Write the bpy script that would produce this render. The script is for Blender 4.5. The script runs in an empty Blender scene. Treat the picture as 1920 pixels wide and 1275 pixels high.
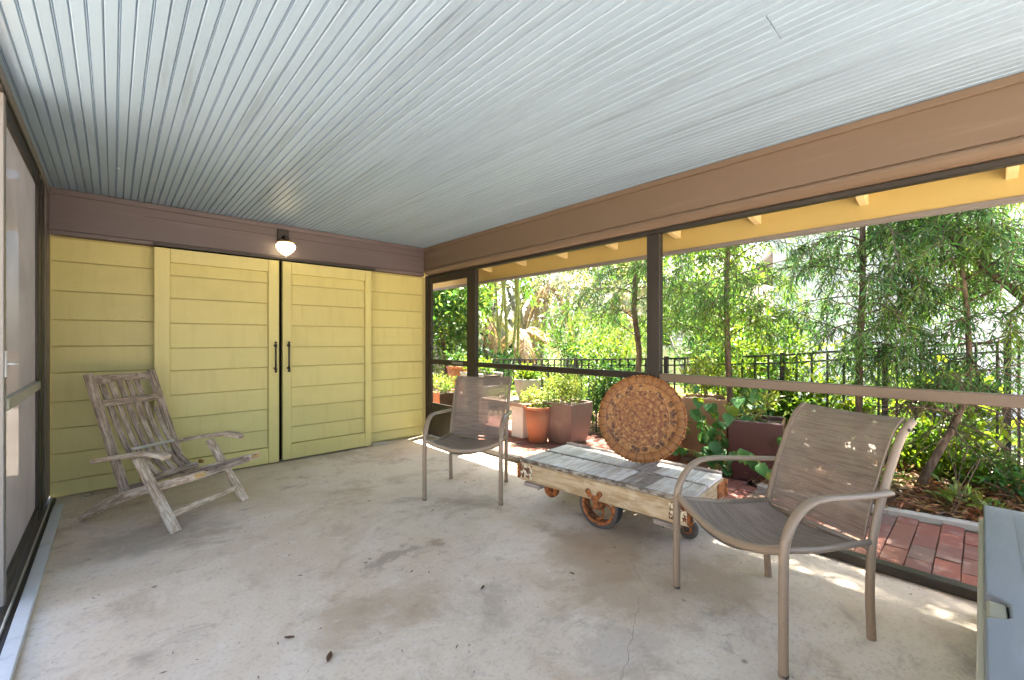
import bpy, math, random
import numpy as np
from mathutils import Vector, Matrix, Quaternion

R = math.radians
rnd = random.Random(7)
rng = np.random.default_rng(11)
scn = bpy.context.scene
col = scn.collection

# ------------------------------------------------------------------ camera
cam_d = bpy.data.cameras.new('camera')
cam = bpy.data.objects.new('camera', cam_d)
col.objects.link(cam)
cam_d.sensor_width = 36.0
cam_d.lens = 812.0 / 1920.0 * 36.0
cam_d.clip_start = 0.05
cam_d.clip_end = 600
cam.location = (0, 0, 1.24)
cam.rotation_euler = (R(90), 0, -math.atan2(.678, .735))
scn.camera = cam

# ------------------------------------------------------------------ world, sun, exposure
SUN_EL, SUN_AZ = 66.0, 74.0          # azimuth clockwise from +Y
w = bpy.data.worlds.new('World'); scn.world = w; w.use_nodes = True
nt = w.node_tree
sky = nt.nodes.new('ShaderNodeTexSky'); sky.sky_type = 'NISHITA'; sky.sun_disc = False
sky.sun_elevation = R(SUN_EL); sky.sun_rotation = R(SUN_AZ)
sky.air_density = 1.0; sky.dust_density = 3.0; sky.ozone_density = 1.0
bg = nt.nodes['Background']; bg.inputs[1].default_value = 0.075
nt.links.new(sky.outputs[0], bg.inputs[0])
sd = bpy.data.lights.new('sun', 'SUN'); sd.energy = 4.9; sd.angle = R(0.6); sd.color = (1.0, .93, .81)
sun = bpy.data.objects.new('sun', sd); col.objects.link(sun)
dv = Vector((math.sin(R(SUN_AZ)) * math.cos(R(SUN_EL)), math.cos(R(SUN_AZ)) * math.cos(R(SUN_EL)), math.sin(R(SUN_EL))))
sun.rotation_euler = dv.to_track_quat('Z', 'Y').to_euler()
sun.location = (8, 3, 20)
vs = scn.view_settings
vs.view_transform = 'Standard'; vs.look = 'None'; vs.gamma = 1; vs.use_curve_mapping = False
vs.exposure = 3.55
scn.render.engine = 'CYCLES'
cy = scn.cycles
cy.use_denoising = True
cy.max_bounces = 10; cy.diffuse_bounces = 6; cy.glossy_bounces = 3; cy.transparent_max_bounces = 24
cy.transmission_bounces = 6
cy.sample_clamp_indirect = 6.0
cy.caustics_reflective = False; cy.caustics_refractive = False

# ------------------------------------------------------------------ materials
MATS = {}
def lin(r, g, b):
    f = lambda c: (c / 12.92 if c <= .04045 else ((c + .055) / 1.055) ** 2.4)
    return (f(r / 255), f(g / 255), f(b / 255))

class NT:
    def __init__(s, name):
        s.m = bpy.data.materials.new(name); s.m.use_nodes = True
        s.t = s.m.node_tree; s.b = s.t.nodes['Principled BSDF']; s.out = s.t.nodes['Material Output']
    def n(s, t, **kw):
        x = s.t.nodes.new('ShaderNode' + t)
        for k, v in kw.items(): setattr(x, k, v)
        return x
    def l(s, a, b): s.t.links.new(a, b)
    def coord(s, kind='Object', scale=(1, 1, 1), rand=True):
        tc = s.n('TexCoord'); mp = s.n('Mapping'); mp.inputs['Scale'].default_value = scale
        s.l(tc.outputs[kind], mp.inputs['Vector'])
        if rand:
            oi = s.n('ObjectInfo'); vm = s.n('VectorMath', operation='SCALE')
            cx = s.n('CombineXYZ')
            for i in range(3): s.l(oi.outputs['Random'], cx.inputs[i])
            s.l(cx.outputs[0], vm.inputs[0]); vm.inputs['Scale'].default_value = 37.0
            s.l(vm.outputs[0], mp.inputs['Location'])
        return mp.outputs[0]
    def noise(s, vec, scale, detail=4, rough=.55, dist=0):
        x = s.n('TexNoise'); x.inputs['Scale'].default_value = scale; x.inputs['Detail'].default_value = detail
        x.inputs['Roughness'].default_value = rough; x.inputs['Distortion'].default_value = dist
        s.l(vec, x.inputs['Vector']); return x.outputs['Fac']
    def ramp(s, fac, lo, hi):
        x = s.n('MapRange'); x.inputs['From Min'].default_value = lo; x.inputs['From Max'].default_value = hi
        x.interpolation_type = 'SMOOTHSTEP'
        s.l(fac, x.inputs['Value']); return x.outputs[0]
    def mul(s, a, k):
        x = s.n('Math', operation='MULTIPLY'); s.l(a, x.inputs[0])
        if isinstance(k, (int, float)): x.inputs[1].default_value = k
        else: s.l(k, x.inputs[1])
        return x.outputs[0]
    def mix(s, fac, a, b, mode='MIX'):
        x = s.n('Mix', data_type='RGBA', blend_type=mode)
        if isinstance(fac, (int, float)): x.inputs[0].default_value = fac
        else: s.l(fac, x.inputs[0])
        for i, c in ((6, a), (7, b)):
            if isinstance(c, tuple): x.inputs[i].default_value = (*c[:3], 1)
            else: s.l(c, x.inputs[i])
        return x.outputs[2]
    def hsv(s, c, hue=None, val=None, amt_h=.03, amt_v=.3):
        x = s.n('HueSaturation')
        if isinstance(c, tuple): x.inputs['Color'].default_value = (*c, 1)
        else: s.l(c, x.inputs['Color'])
        if hue is not None:
            a = s.n('MapRange'); s.l(hue, a.inputs[0]); a.inputs[3].default_value = .5 - amt_h; a.inputs[4].default_value = .5 + amt_h
            s.l(a.outputs[0], x.inputs['Hue'])
        if val is not None:
            a = s.n('MapRange'); s.l(val, a.inputs[0]); a.inputs[3].default_value = 1 - amt_v; a.inputs[4].default_value = 1 + amt_v
            s.l(a.outputs[0], x.inputs['Value'])
        return x.outputs[0]
    def bump(s, h, dist, strength=.6):
        x = s.n('Bump'); x.inputs['Distance'].default_value = dist; x.inputs['Strength'].default_value = strength
        s.l(h, x.inputs['Height']); s.l(x.outputs[0], s.b.inputs['Normal'])
    def done(s, color, rough=.6, metal=0, spec=.5):
        if isinstance(color, tuple): s.b.inputs['Base Color'].default_value = (*color, 1)
        else: s.l(color, s.b.inputs['Base Color'])
        if isinstance(rough, (int, float)): s.b.inputs['Roughness'].default_value = rough
        else: s.l(rough, s.b.inputs['Roughness'])
        s.b.inputs['Metallic'].default_value = metal
        s.b.inputs['Specular IOR Level'].default_value = spec
        MATS[s.m.name] = s.m
        return s.m

def paint(name, base, dirt, scale=(1, 1, 1), amt=.45, rough=.5, var=.06, bumpd=.0006, coords='Object', lo=.5, hi=.8, streak=None):
    t = NT(name); v = t.coord(coords, scale)
    big = t.noise(v, 1.7, 5, .6, .4); fine = t.noise(v, 34, 4, .6)
    oi = t.n('ObjectInfo')
    c = t.mix(t.mul(t.ramp(big, lo, hi), amt), base, dirt)
    if streak:
        st = t.noise(t.coord('Object', streak), 1.0, 5, .6); c = t.mix(t.mul(t.ramp(st, .48, .75), .35), c, dirt)
    c = t.mix(t.mul(t.ramp(fine, .55, .8), amt * .5), c, dirt)
    c = t.hsv(c, val=oi.outputs['Random'], amt_v=var)
    t.bump(fine, bumpd, .5)
    return t.done(c, rough)

def wood(name, base, dark, pale, uvscale=(1.2, 26, 1), rough=.75, pal=.6, var=.12):
    t = NT(name); v = t.coord('UV', uvscale)
    v2 = t.coord('UV', (5, 9, 1)); v3 = t.coord('UV', (40, 160, 1))
    g = t.noise(v, 3.2, 6, .65, .6); bl = t.noise(v2, 1.6, 4, .6, .3); f = t.noise(v3, 1, 3)
    c = t.mix(t.ramp(g, .38, .66), dark, base)
    c = t.mix(t.mul(t.ramp(bl, .45, .7), pal), c, pale)
    c = t.mix(t.mul(t.ramp(f, .55, .75), .35), c, dark)
    oi = t.n('ObjectInfo'); c = t.hsv(c, val=oi.outputs['Random'], amt_v=var)
    t.bump(g, .0025, .8)
    return t.done(c, rough, spec=.3)

def metal_paint(name, base, rough=.4, wear=None, amt=.5, sc=9, lo=.55, hi=.7, metallic=0.0):
    t = NT(name); v = t.coord('Object')
    n1 = t.noise(v, sc, 6, .65, .3); n2 = t.noise(v, sc * 6, 4)
    c = base
    if wear: c = t.mix(t.mul(t.ramp(n1, lo, hi), amt), base, wear)
    c = t.hsv(c, val=n2, amt_v=.10)
    t.bump(n2, .0004, .4)
    return t.done(c, rough, metallic)

def leaf_mat(name, base, hue=.035, val=.45, trans=.45, tint=None, rough=.45):
    t = NT(name)
    ge = t.n('NewGeometry'); ri = ge.outputs['Random Per Island']
    sc = t.n('Math', operation='MULTIPLY'); t.l(ri, sc.inputs[0]); sc.inputs[1].default_value = 7.13
    fr = t.n('Math', operation='FRACT'); t.l(sc.outputs[0], fr.inputs[0])
    c = t.hsv(base, hue=fr.outputs[0], val=ri, amt_h=hue, amt_v=val)
    if tint:
        v = t.coord('Object', rand=False); n = t.noise(v, 1.4, 3)
        c = t.mix(t.ramp(n, .45, .62), c, t.hsv(tint, hue=fr.outputs[0], val=ri, amt_h=hue, amt_v=val))
    t.l(c, t.b.inputs['Base Color']); t.b.inputs['Roughness'].default_value = rough
    t.b.inputs['Specular IOR Level'].default_value = .35
    tr = t.n('BsdfTranslucent'); t.l(t.mix(1.0, c, (1.4, 1.3, .65), 'MULTIPLY'), tr.inputs['Color'])
    mx = t.n('MixShader'); mx.inputs[0].default_value = trans
    t.l(t.b.outputs[0], mx.inputs[1]); t.l(tr.outputs[0], mx.inputs[2]); t.l(mx.outputs[0], t.out.inputs['Surface'])
    MATS[name] = t.m
    return t.m

def bark(name, base, dark, sc=(14, 14, 3)):
    t = NT(name); v = t.coord('Object', sc); n = t.noise(v, 1.5, 6, .7); n2 = t.noise(v, 6, 4)
    c = t.mix(t.ramp(n, .35, .65), dark, base)
    t.bump(n, .012, .8)
    return t.done(c, .9, spec=.2)

M_ceil = paint('ceiling_paint', (.27, .37, .485), (.175, .235, .295), (7, .45, 1), .85, .42, .045)
M_yel = paint('yellow_paint', (.60, .53, .205), (.46, .40, .14), (1.1, 1, .9), .55, .45, .035, .0005, streak=(14, 14, 1.0))
M_yelshade = paint('shaded_yellow_gap', (.46, .39, .15), (.34, .28, .10), (1, 1, 1), .4, .9)  # darker yellow paints lap shadow into the siding gaps; nail heads share it
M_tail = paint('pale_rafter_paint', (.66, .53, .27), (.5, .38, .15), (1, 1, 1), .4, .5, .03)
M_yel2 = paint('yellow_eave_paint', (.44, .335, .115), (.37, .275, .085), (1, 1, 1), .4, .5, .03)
M_brown = paint('brown_paint_shaded', (.112, .088, .090), (.18, .148, .152), (.5, 9, 9), .8, .45, .05)  # same brown as the beam, dimmer back-wall light mixed into the colour
M_brown2 = paint('brown_paint_warm_lit', (.140, .098, .066), (.195, .145, .108), (9, .5, 9), .8, .42, .05)  # same brown as the header, warm bounce light mixed into the colour
M_bronze = metal_paint('bronze_frame', (.019, .014, .010), .45, (.036, .028, .021), .5, 5)
M_black = metal_paint('black_iron', (.018, .018, .019), .42, (.05, .045, .04), .4, 20)
M_alu = metal_paint('aluminium_track', (.55, .58, .62), .4, (.33, .33, .34), .5, 8)
M_greybar = metal_paint('grey_bar', (.40, .39, .35), .5, (.55, .54, .5), .5, 7)
M_greytrim = metal_paint('grey_trim', (.21, .20, .19), .5)
M_taupe = metal_paint('taupe_powder_coat', (.25, .19, .135), .38, (.15, .10, .065), .55, 22, .60, .72)
M_rust = metal_paint('rust_orange', (.34, .115, .03), .85, (.07, .028, .014), .95, 34, .46, .62)
M_rustpaint = metal_paint('rust_chipped_paint', (.70, .64, .47), .7, (.10, .035, .015), 1.0, 30, .47, .53)
M_rubber = metal_paint('dark_wheel_tread', (.055, .053, .052), .7, (.13, .12, .115), .6, 14)
M_terra = paint('terracotta', (.47, .175, .085), (.58, .33, .22), (1, 1, 1), .5, .85, .05, .001)
M_stone = paint('grey_stone', (.40, .38, .33), (.24, .23, .19), (2, 2, 2), .7, .9, .05, .002)
M_whitepaint = paint('white_masonry', (.72, .70, .65), (.50, .46, .40), (2, 2, 2), .5, .85, .03, .001)
M_pinkpot = paint('purple_brown_glaze', (.20, .125, .105), (.33, .25, .225), (2, 2, 2), .7, .45, .03)
M_copper = paint('copper_tan', (.43, .235, .115), (.25, .125, .065), (2.2, 2.2, 2.2), .7, .5, .03)
M_darkpot = paint('dark_maroon_glaze', (.085, .034, .03), (.14, .06, .05), (2, 2, 2), .5, .3, .03)
M_soil = paint('potting_soil', (.045, .03, .02), (.09, .06, .04), (9, 9, 9), .8, 1, .1, .006)
M_bench = wood('bench_wood', (.36, .25, .19), (.20, .13, .09), (.50, .40, .33))
M_teak = wood('weathered_teak', (.43, .345, .28), (.14, .10, .075), (.62, .53, .45), (3.0, 34, 1), .75, .45)
M_teakpale = wood('bleached_teak', (.64, .54, .43), (.27, .19, .13), (.80, .73, .62), (3.0, 30, 1))
M_teakgold = wood('raw_teak', (.56, .40, .19), (.32, .20, .08), (.70, .56, .32), (1.5, 30, 1))
M_deck = wood('worn_white_plank', (.74, .72, .68), (.50, .45, .40), (.80, .79, .77), (1.0, 14, 1), .7, .7, .14)
M_deck2 = wood('bare_grey_plank', (.42, .36, .32), (.17, .14, .12), (.48, .43, .4), (1.0, 14, 1), .75, .5, .10)
M_cream = wood('cream_painted_timber', (.52, .41, .26), (.34, .235, .125), (.64, .56, .42), (.8, 10, 1), .6, .6, .03)
M_edge = wood('chipped_edge_timber', (.36, .32, .27), (.09, .07, .05), (.62, .58, .5), (6, 12, 1), .85, .6, .05)
M_roof = paint('roof_shingle', (.16, .15, .14), (.1, .09, .09), (3, 3, 3), .6, .9)
M_fascia = paint('grey_fascia', (.165, .152, .145), (.11, .10, .10), (1, 3, 1), .4, .5)
M_white = paint('white_siding', (.70, .71, .73), (.60, .61, .64), (.6, .6, 3), .4, .5, .03)
M_beige = paint('beige_stucco', (.60, .54, .46), (.45, .39, .33), (1, 1, 1), .5, .9)
M_wing = paint('tan_stucco', (.33, .30, .26), (.26, .23, .20), (1, 1, 1), .5, .9)
M_redbrick = paint('chimney_brick', (.36, .17, .12), (.22, .12, .1), (3, 3, 3), .6, .9, .22)
M_box = paint('blue_grey_resin', (.165, .18, .20), (.24, .255, .275), (2.2, 14, 2), .55, .38, .02, .0015)
M_boxbody = paint('olive_beige_resin', (.47, .45, .36), (.38, .36, .28), (2, 2, 2), .3, .5, .02)
M_olive = paint('olive_grip_resin', (.27, .255, .17), (.2, .19, .13), (2, 2, 2), .3, .5, .02)
M_kerb = paint('kerb_concrete', (.45, .405, .33), (.33, .30, .24), (4, 4, 4), .7, .95, .05, .003)
M_dark = paint('dark_void', (.012, .009, .008), (.02, .015, .012), (1, 1, 1), .3, .9)
M_crack = paint('crack_grime', (.12, .105, .09), (.2, .17, .14), (9, 9, 9), .7, 1)
M_bark = bark('tree_bark', (.20, .145, .10), (.075, .05, .035))
M_bark2 = bark('pale_bark', (.40, .36, .31), (.20, .175, .15))
M_cane = bark('green_cane', (.33, .34, .10), (.20, .17, .06), (6, 6, 18))
M_dryleaf = leaf_mat('dark_dry_leaf', (.11, .065, .035), .02, .3, .1)
M_litter = leaf_mat('dry_leaf', (.26, .115, .045), .03, .7, .15, (.40, .27, .13))
M_dead = leaf_mat('dead_frond', (.38, .28, .19), .02, .4, .3)
M_pine = leaf_mat('fern_pine_leaf', (.092, .20, .062), .035, .6, .52, (.15, .26, .045))
M_pine2 = leaf_mat('fern_pine_leaf_bluish', (.085, .19, .072), .03, .6, .52, (.13, .245, .055))
M_lime = leaf_mat('lime_leaf', (.14, .225, .022), .03, .5, .5, (.08, .17, .03))
M_mid = leaf_mat('mid_green_leaf', (.062, .145, .032), .04, .55, .45, (.12, .19, .03))
M_deep = leaf_mat('deep_green_leaf', (.035, .105, .028), .03, .55, .35, (.10, .20, .03))
M_heart = leaf_mat('heart_leaf', (.055, .185, .05), .025, .35, .35)
M_herb = leaf_mat('herb_leaf', (.20, .26, .06), .04, .45, .4, (.12, .22, .05))
M_far = leaf_mat('far_olive_leaf', (.15, .17, .10), .04, .5, .4, (.21, .21, .14))
M_grass = leaf_mat('lawn_grass', (.13, .22, .04), .02, .3, .3)

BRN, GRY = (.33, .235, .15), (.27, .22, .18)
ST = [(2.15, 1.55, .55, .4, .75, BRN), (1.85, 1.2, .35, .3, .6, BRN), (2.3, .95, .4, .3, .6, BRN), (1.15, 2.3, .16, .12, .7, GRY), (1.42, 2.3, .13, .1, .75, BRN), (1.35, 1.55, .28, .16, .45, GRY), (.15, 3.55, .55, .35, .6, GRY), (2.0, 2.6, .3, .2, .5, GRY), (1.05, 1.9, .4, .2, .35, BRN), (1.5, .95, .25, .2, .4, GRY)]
def concrete(name, g=(.575, .478, .372), stains=()):
    t = NT(name); v = t.coord('Object', rand=False)
    big = t.noise(v, .8, 6, .62, .8); mid = t.noise(v, 1.7, 7, .68, .6); fine = t.noise(v, 60, 4, .6)
    vs_ = t.coord('Object', (1.2, 1.9, 1), rand=False); stroke = t.noise(vs_, 1.9, 8, .68, .5)
    c = t.mix(t.ramp(big, .38, .62), g, (.67, .59, .50))
    c = t.mix(t.mul(t.ramp(mid, .50, .66), .70), c, (.40, .305, .21))
    c = t.mix(t.mul(t.ramp(stroke, .55, .70), .60), c, (.27, .22, .18))
    gr = t.noise(v, 9, 8, .78, .3); c = t.mix(t.mul(t.ramp(gr, .54, .66), .52), c, (.33, .285, .24))
    c = t.mix(t.mul(t.ramp(gr, .45, .33), .40), c, (.70, .685, .66))
    scr = t.noise(t.coord('Object', (2.2, 9, 1), rand=False), 3, 7, .75, 1.2); c = t.mix(t.mul(t.ramp(scr, .62, .70), .5), c, (.24, .20, .165))
    wob = t.n('TexNoise'); wob.inputs['Scale'].default_value = 2.4; wob.inputs['Detail'].default_value = 7; wob.inputs['Roughness'].default_value = .7; t.l(v, wob.inputs['Vector'])
    wv_ = t.n('VectorMath', operation='SCALE'); t.l(wob.outputs['Color'], wv_.inputs[0]); wv_.inputs['Scale'].default_value = .9
    av = t.n('VectorMath', operation='ADD'); t.l(v, av.inputs[0]); t.l(wv_.outputs[0], av.inputs[1])
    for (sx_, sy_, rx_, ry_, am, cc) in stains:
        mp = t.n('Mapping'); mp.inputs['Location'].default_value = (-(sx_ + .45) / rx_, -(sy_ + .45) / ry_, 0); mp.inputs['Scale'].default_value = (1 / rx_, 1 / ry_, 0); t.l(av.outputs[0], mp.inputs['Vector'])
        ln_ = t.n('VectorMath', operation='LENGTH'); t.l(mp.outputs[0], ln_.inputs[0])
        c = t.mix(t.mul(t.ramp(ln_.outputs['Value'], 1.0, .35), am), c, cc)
    for sc_v, lo_, hi_ in ((13, .085, .03), (5.5, .10, .035), (31, .11, .04)):
        vo = t.n('TexVoronoi'); vo.inputs['Scale'].default_value = sc_v; t.l(v, vo.inputs['Vector'])
        sp = t.ramp(vo.outputs['Distance'], lo_, hi_)
        vc = t.n('SeparateColor'); t.l(vo.outputs['Color'], vc.inputs[0])
        sp = t.mul(sp, t.ramp(vc.outputs[0], .74, .82))
        c = t.mix(t.mul(sp, .75), c, (.11, .09, .07))
    c = t.mix(t.mul(t.ramp(fine, .5, .72), .42), c, (.31, .275, .24))
    t.bump(t.mul(t.noise(v, 25, 5), 1.0), .0015, .6)
    rr = t.n('MapRange'); t.l(mid, rr.inputs[0]); rr.inputs[3].default_value = .42; rr.inputs[4].default_value = .72
    return t.done(c, rr.outputs[0], spec=.4)
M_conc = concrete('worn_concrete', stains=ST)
M_conc2 = concrete('plain_concrete')

def brickmat():
    t = NT('paver_clay'); v = t.coord('Object'); n = t.noise(v, 7, 5, .6); f = t.noise(v, 70, 4)
    oi = t.n('ObjectInfo')
    cr = t.n('ValToRGB'); e = cr.color_ramp.elements
    e[0].position = 0; e[0].color = (.215, .078, .052, 1); e[1].position = 1; e[1].color = (.19, .125, .08, 1)
    for p, c in ((.3, (.205, .072, .052)), (.5, (.165, .078, .06)), (.68, (.235, .098, .058)), (.85, (.14, .085, .072))):
        q = cr.color_ramp.elements.new(p); q.color = (*c, 1)
    t.l(oi.outputs['Random'], cr.inputs[0])
    c = t.mix(t.mul(t.ramp(n, .5, .75), .4), cr.outputs[0], (.42, .33, .27))
    c = t.mix(t.mul(t.ramp(f, .55, .7), .35), c, (.14, .08, .07))
    t.bump(f, .002, .7)
    return t.done(c, .85, spec=.3)
M_brick = brickmat()

def groundmat():
    t = NT('soil_ground'); v = t.coord('Object', rand=False)
    n = t.noise(v, 2.5, 6, .65); f = t.noise(v, 30, 5)
    c = t.mix(t.ramp(n, .4, .65), (.085, .052, .032), (.16, .105, .065))
    c = t.mix(t.mul(t.ramp(f, .5, .7), .6), c, (.05, .03, .02))
    t.bump(f, .03, 1)
    return t.done(c, 1, spec=.1)
M_ground = groundmat()

def lawnmat():
    t = NT('lawn'); v = t.coord('Object', rand=False); n = t.noise(v, 1.2, 6, .65); f = t.noise(v, 40, 5)
    c = t.mix(t.ramp(n, .35, .65), (.10, .17, .035), (.20, .25, .07)); c = t.mix(t.mul(t.ramp(f, .45, .7), .5), c, (.05, .09, .02))
    t.bump(f, .03, 1); return t.done(c, 1, spec=.1)
M_lawn = lawnmat()

def slingmat(name, opac, a=(.285, .22, .168), b=(.165, .125, .095), sc=150):
    t = NT(name); v = t.coord('UV', (1, 1, 1), rand=False)
    w1 = t.noise(t.coord('UV', (110, 5, 1), rand=False), 1.0, 2)
    w2 = t.noise(t.coord('UV', (300, 160, 1), rand=False), 1.0, 2)
    m = t.mul(t.ramp(w1, .3, .6), t.ramp(w2, .3, .6))
    n = t.noise(t.coord('Object'), 5, 5)
    c = t.mix(m, b, a); c = t.mix(t.mul(t.ramp(n, .5, .7), .4), c, (.33, .265, .215))
    t.l(c, t.b.inputs['Base Color']); t.b.inputs['Roughness'].default_value = .8
    t.bump(m, .001, .8)
    tp = t.n('BsdfTransparent'); mx = t.n('MixShader')
    mx.inputs[0].default_value = opac
    t.l(tp.outputs[0], mx.inputs[1]); t.l(t.b.outputs[0], mx.inputs[2])
    t.l(mx.outputs[0], t.out.inputs['Surface']); MATS[name] = t.m
    return t.m
M_sling = slingmat('sling_weave', .87)
M_seat = slingmat('sling_seat_weave', .99)

def screenmat():
    t = NT('fly_screen'); v = t.coord('Object', (1, 1, 1), rand=False); n = t.noise(v, 1.6, 4, .6, .6)
    c = t.mix(t.ramp(n, .3, .7), (.22, .217, .22), (.29, .287, .29)); t.l(c, t.b.inputs['Base Color']); t.b.inputs['Roughness'].default_value = .6
    tl = t.n('BsdfTranslucent'); t.l(c, tl.inputs['Color'])
    m0 = t.n('MixShader'); m0.inputs[0].default_value = .5; t.l(t.b.outputs[0], m0.inputs[1]); t.l(tl.outputs[0], m0.inputs[2])
    tp = t.n('BsdfTransparent'); mx = t.n('MixShader'); mx.inputs[0].default_value = .80
    t.l(tp.outputs[0], mx.inputs[1]); t.l(m0.outputs[0], mx.inputs[2]); t.l(mx.outputs[0], t.out.inputs['Surface'])
    return t.m
M_screen = screenmat()

def lampglass():
    t = NT('lit_glass'); t.b.inputs['Base Color'].default_value = (.9, .85, .7, 1); t.b.inputs['Roughness'].default_value = .3
    t.b.inputs['Emission Color'].default_value = (1, .80, .46, 1); t.b.inputs['Emission Strength'].default_value = .8
    return t.m
M_lamp = lampglass()
M_brass = metal_paint('aged_brass', (.35, .22, .07), .4, (.15, .09, .03), .5, 20, metallic=.7)
M_clear = metal_paint('clear_finial', (.55, .52, .5), .2)

def traymat():
    t = NT('woven_batik'); tc = t.n('TexCoord'); sp = t.n('SeparateXYZ'); t.l(tc.outputs['Object'], sp.inputs[0])
    r2 = t.n('VectorMath', operation='LENGTH'); fl = t.n('CombineXYZ'); t.l(sp.outputs[0], fl.inputs[0]); t.l(sp.outputs[1], fl.inputs[1]); t.l(fl.outputs[0], r2.inputs[0])
    rad = r2.outputs['Value']
    at = t.n('Math', operation='ARCTAN2'); t.l(sp.outputs[1], at.inputs[0]); t.l(sp.outputs[0], at.inputs[1])
    def band(lo, hi):
        a = t.n('Math', operation='GREATER_THAN'); t.l(rad, a.inputs[0]); a.inputs[1].default_value = lo
        b = t.n('Math', operation='LESS_THAN'); t.l(rad, b.inputs[0]); b.inputs[1].default_value = hi
        return t.mul(a.outputs[0], b.outputs[0])
    pol = t.n('CombineXYZ'); t.l(t.mul(at.outputs[0], 5.2), pol.inputs[0]); t.l(t.mul(rad, 26), pol.inputs[1])
    nz = t.n('TexNoise'); nz.inputs['Scale'].default_value = 38; nz.inputs['Detail'].default_value = 5; t.l(tc.outputs['Object'], nz.inputs['Vector'])
    vo = t.n('TexVoronoi'); vo.inputs['Scale'].default_value = 1.0; t.l(pol.outputs[0], vo.inputs['Vector'])
    vo2 = t.n('TexVoronoi'); vo2.inputs['Scale'].default_value = 33; t.l(tc.outputs['Object'], vo2.inputs['Vector'])
    vo3 = t.n('TexVoronoi', feature='DISTANCE_TO_EDGE'); vo3.inputs['Scale'].default_value = 22; t.l(tc.outputs['Object'], vo3.inputs['Vector'])
    tan_, org, drk = (.34, .165, .05), (.25, .10, .022), (.055, .016, .008)
    c = t.mix(t.ramp(nz.outputs['Fac'], .4, .65), org, tan_)
    d1 = t.mul(t.ramp(vo.outputs['Distance'], .62, .40), band(.205, .258)); c = t.mix(t.mul(d1, .95), c, drk)
    d2 = t.mul(t.ramp(vo2.outputs['Distance'], .46, .24), band(0, .196)); cs = t.n('SeparateColor'); t.l(vo2.outputs['Color'], cs.inputs[0])
    c = t.mix(t.mul(d2, t.ramp(cs.outputs[0], .25, .55)), c, drk)
    c = t.mix(t.mul(t.mul(t.ramp(vo3.outputs['Distance'], .10, .02), band(0, .258)), .22), c, (.45, .24, .09))
    c = t.mix(t.mul(t.ramp(nz.outputs['Fac'], .47, .58), t.mul(band(0, .20), .8)), c, (.15, .042, .016))
    c = t.mix(t.mul(t.ramp(nz.outputs['Fac'], .44, .36), t.mul(band(0, .255), .6)), c, (.50, .29, .11))
    sg = t.n('Math', operation='SINE'); t.l(t.mul(at.outputs[0], 30), sg.inputs[0])
    d3 = t.mul(t.ramp(sg.outputs[0], .80, .97), band(.266, .325)); c = t.mix(t.mul(d3, .8), c, (.13, .045, .015))
    d4 = t.mul(t.mul(t.ramp(nz.outputs['Fac'], .52, .62), band(.27, .31)), .75); c = t.mix(d4, c, (.15, .05, .02))
    for rr in (.055, .10, .148, .198, .262):
        c = t.mix(t.mul(band(rr - .003, rr + .003), .85), c, (.14, .045, .015))
    t.bump(nz.outputs['Fac'], .002, .7)
    return t.done(c, .6)
M_tray = traymat()

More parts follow.
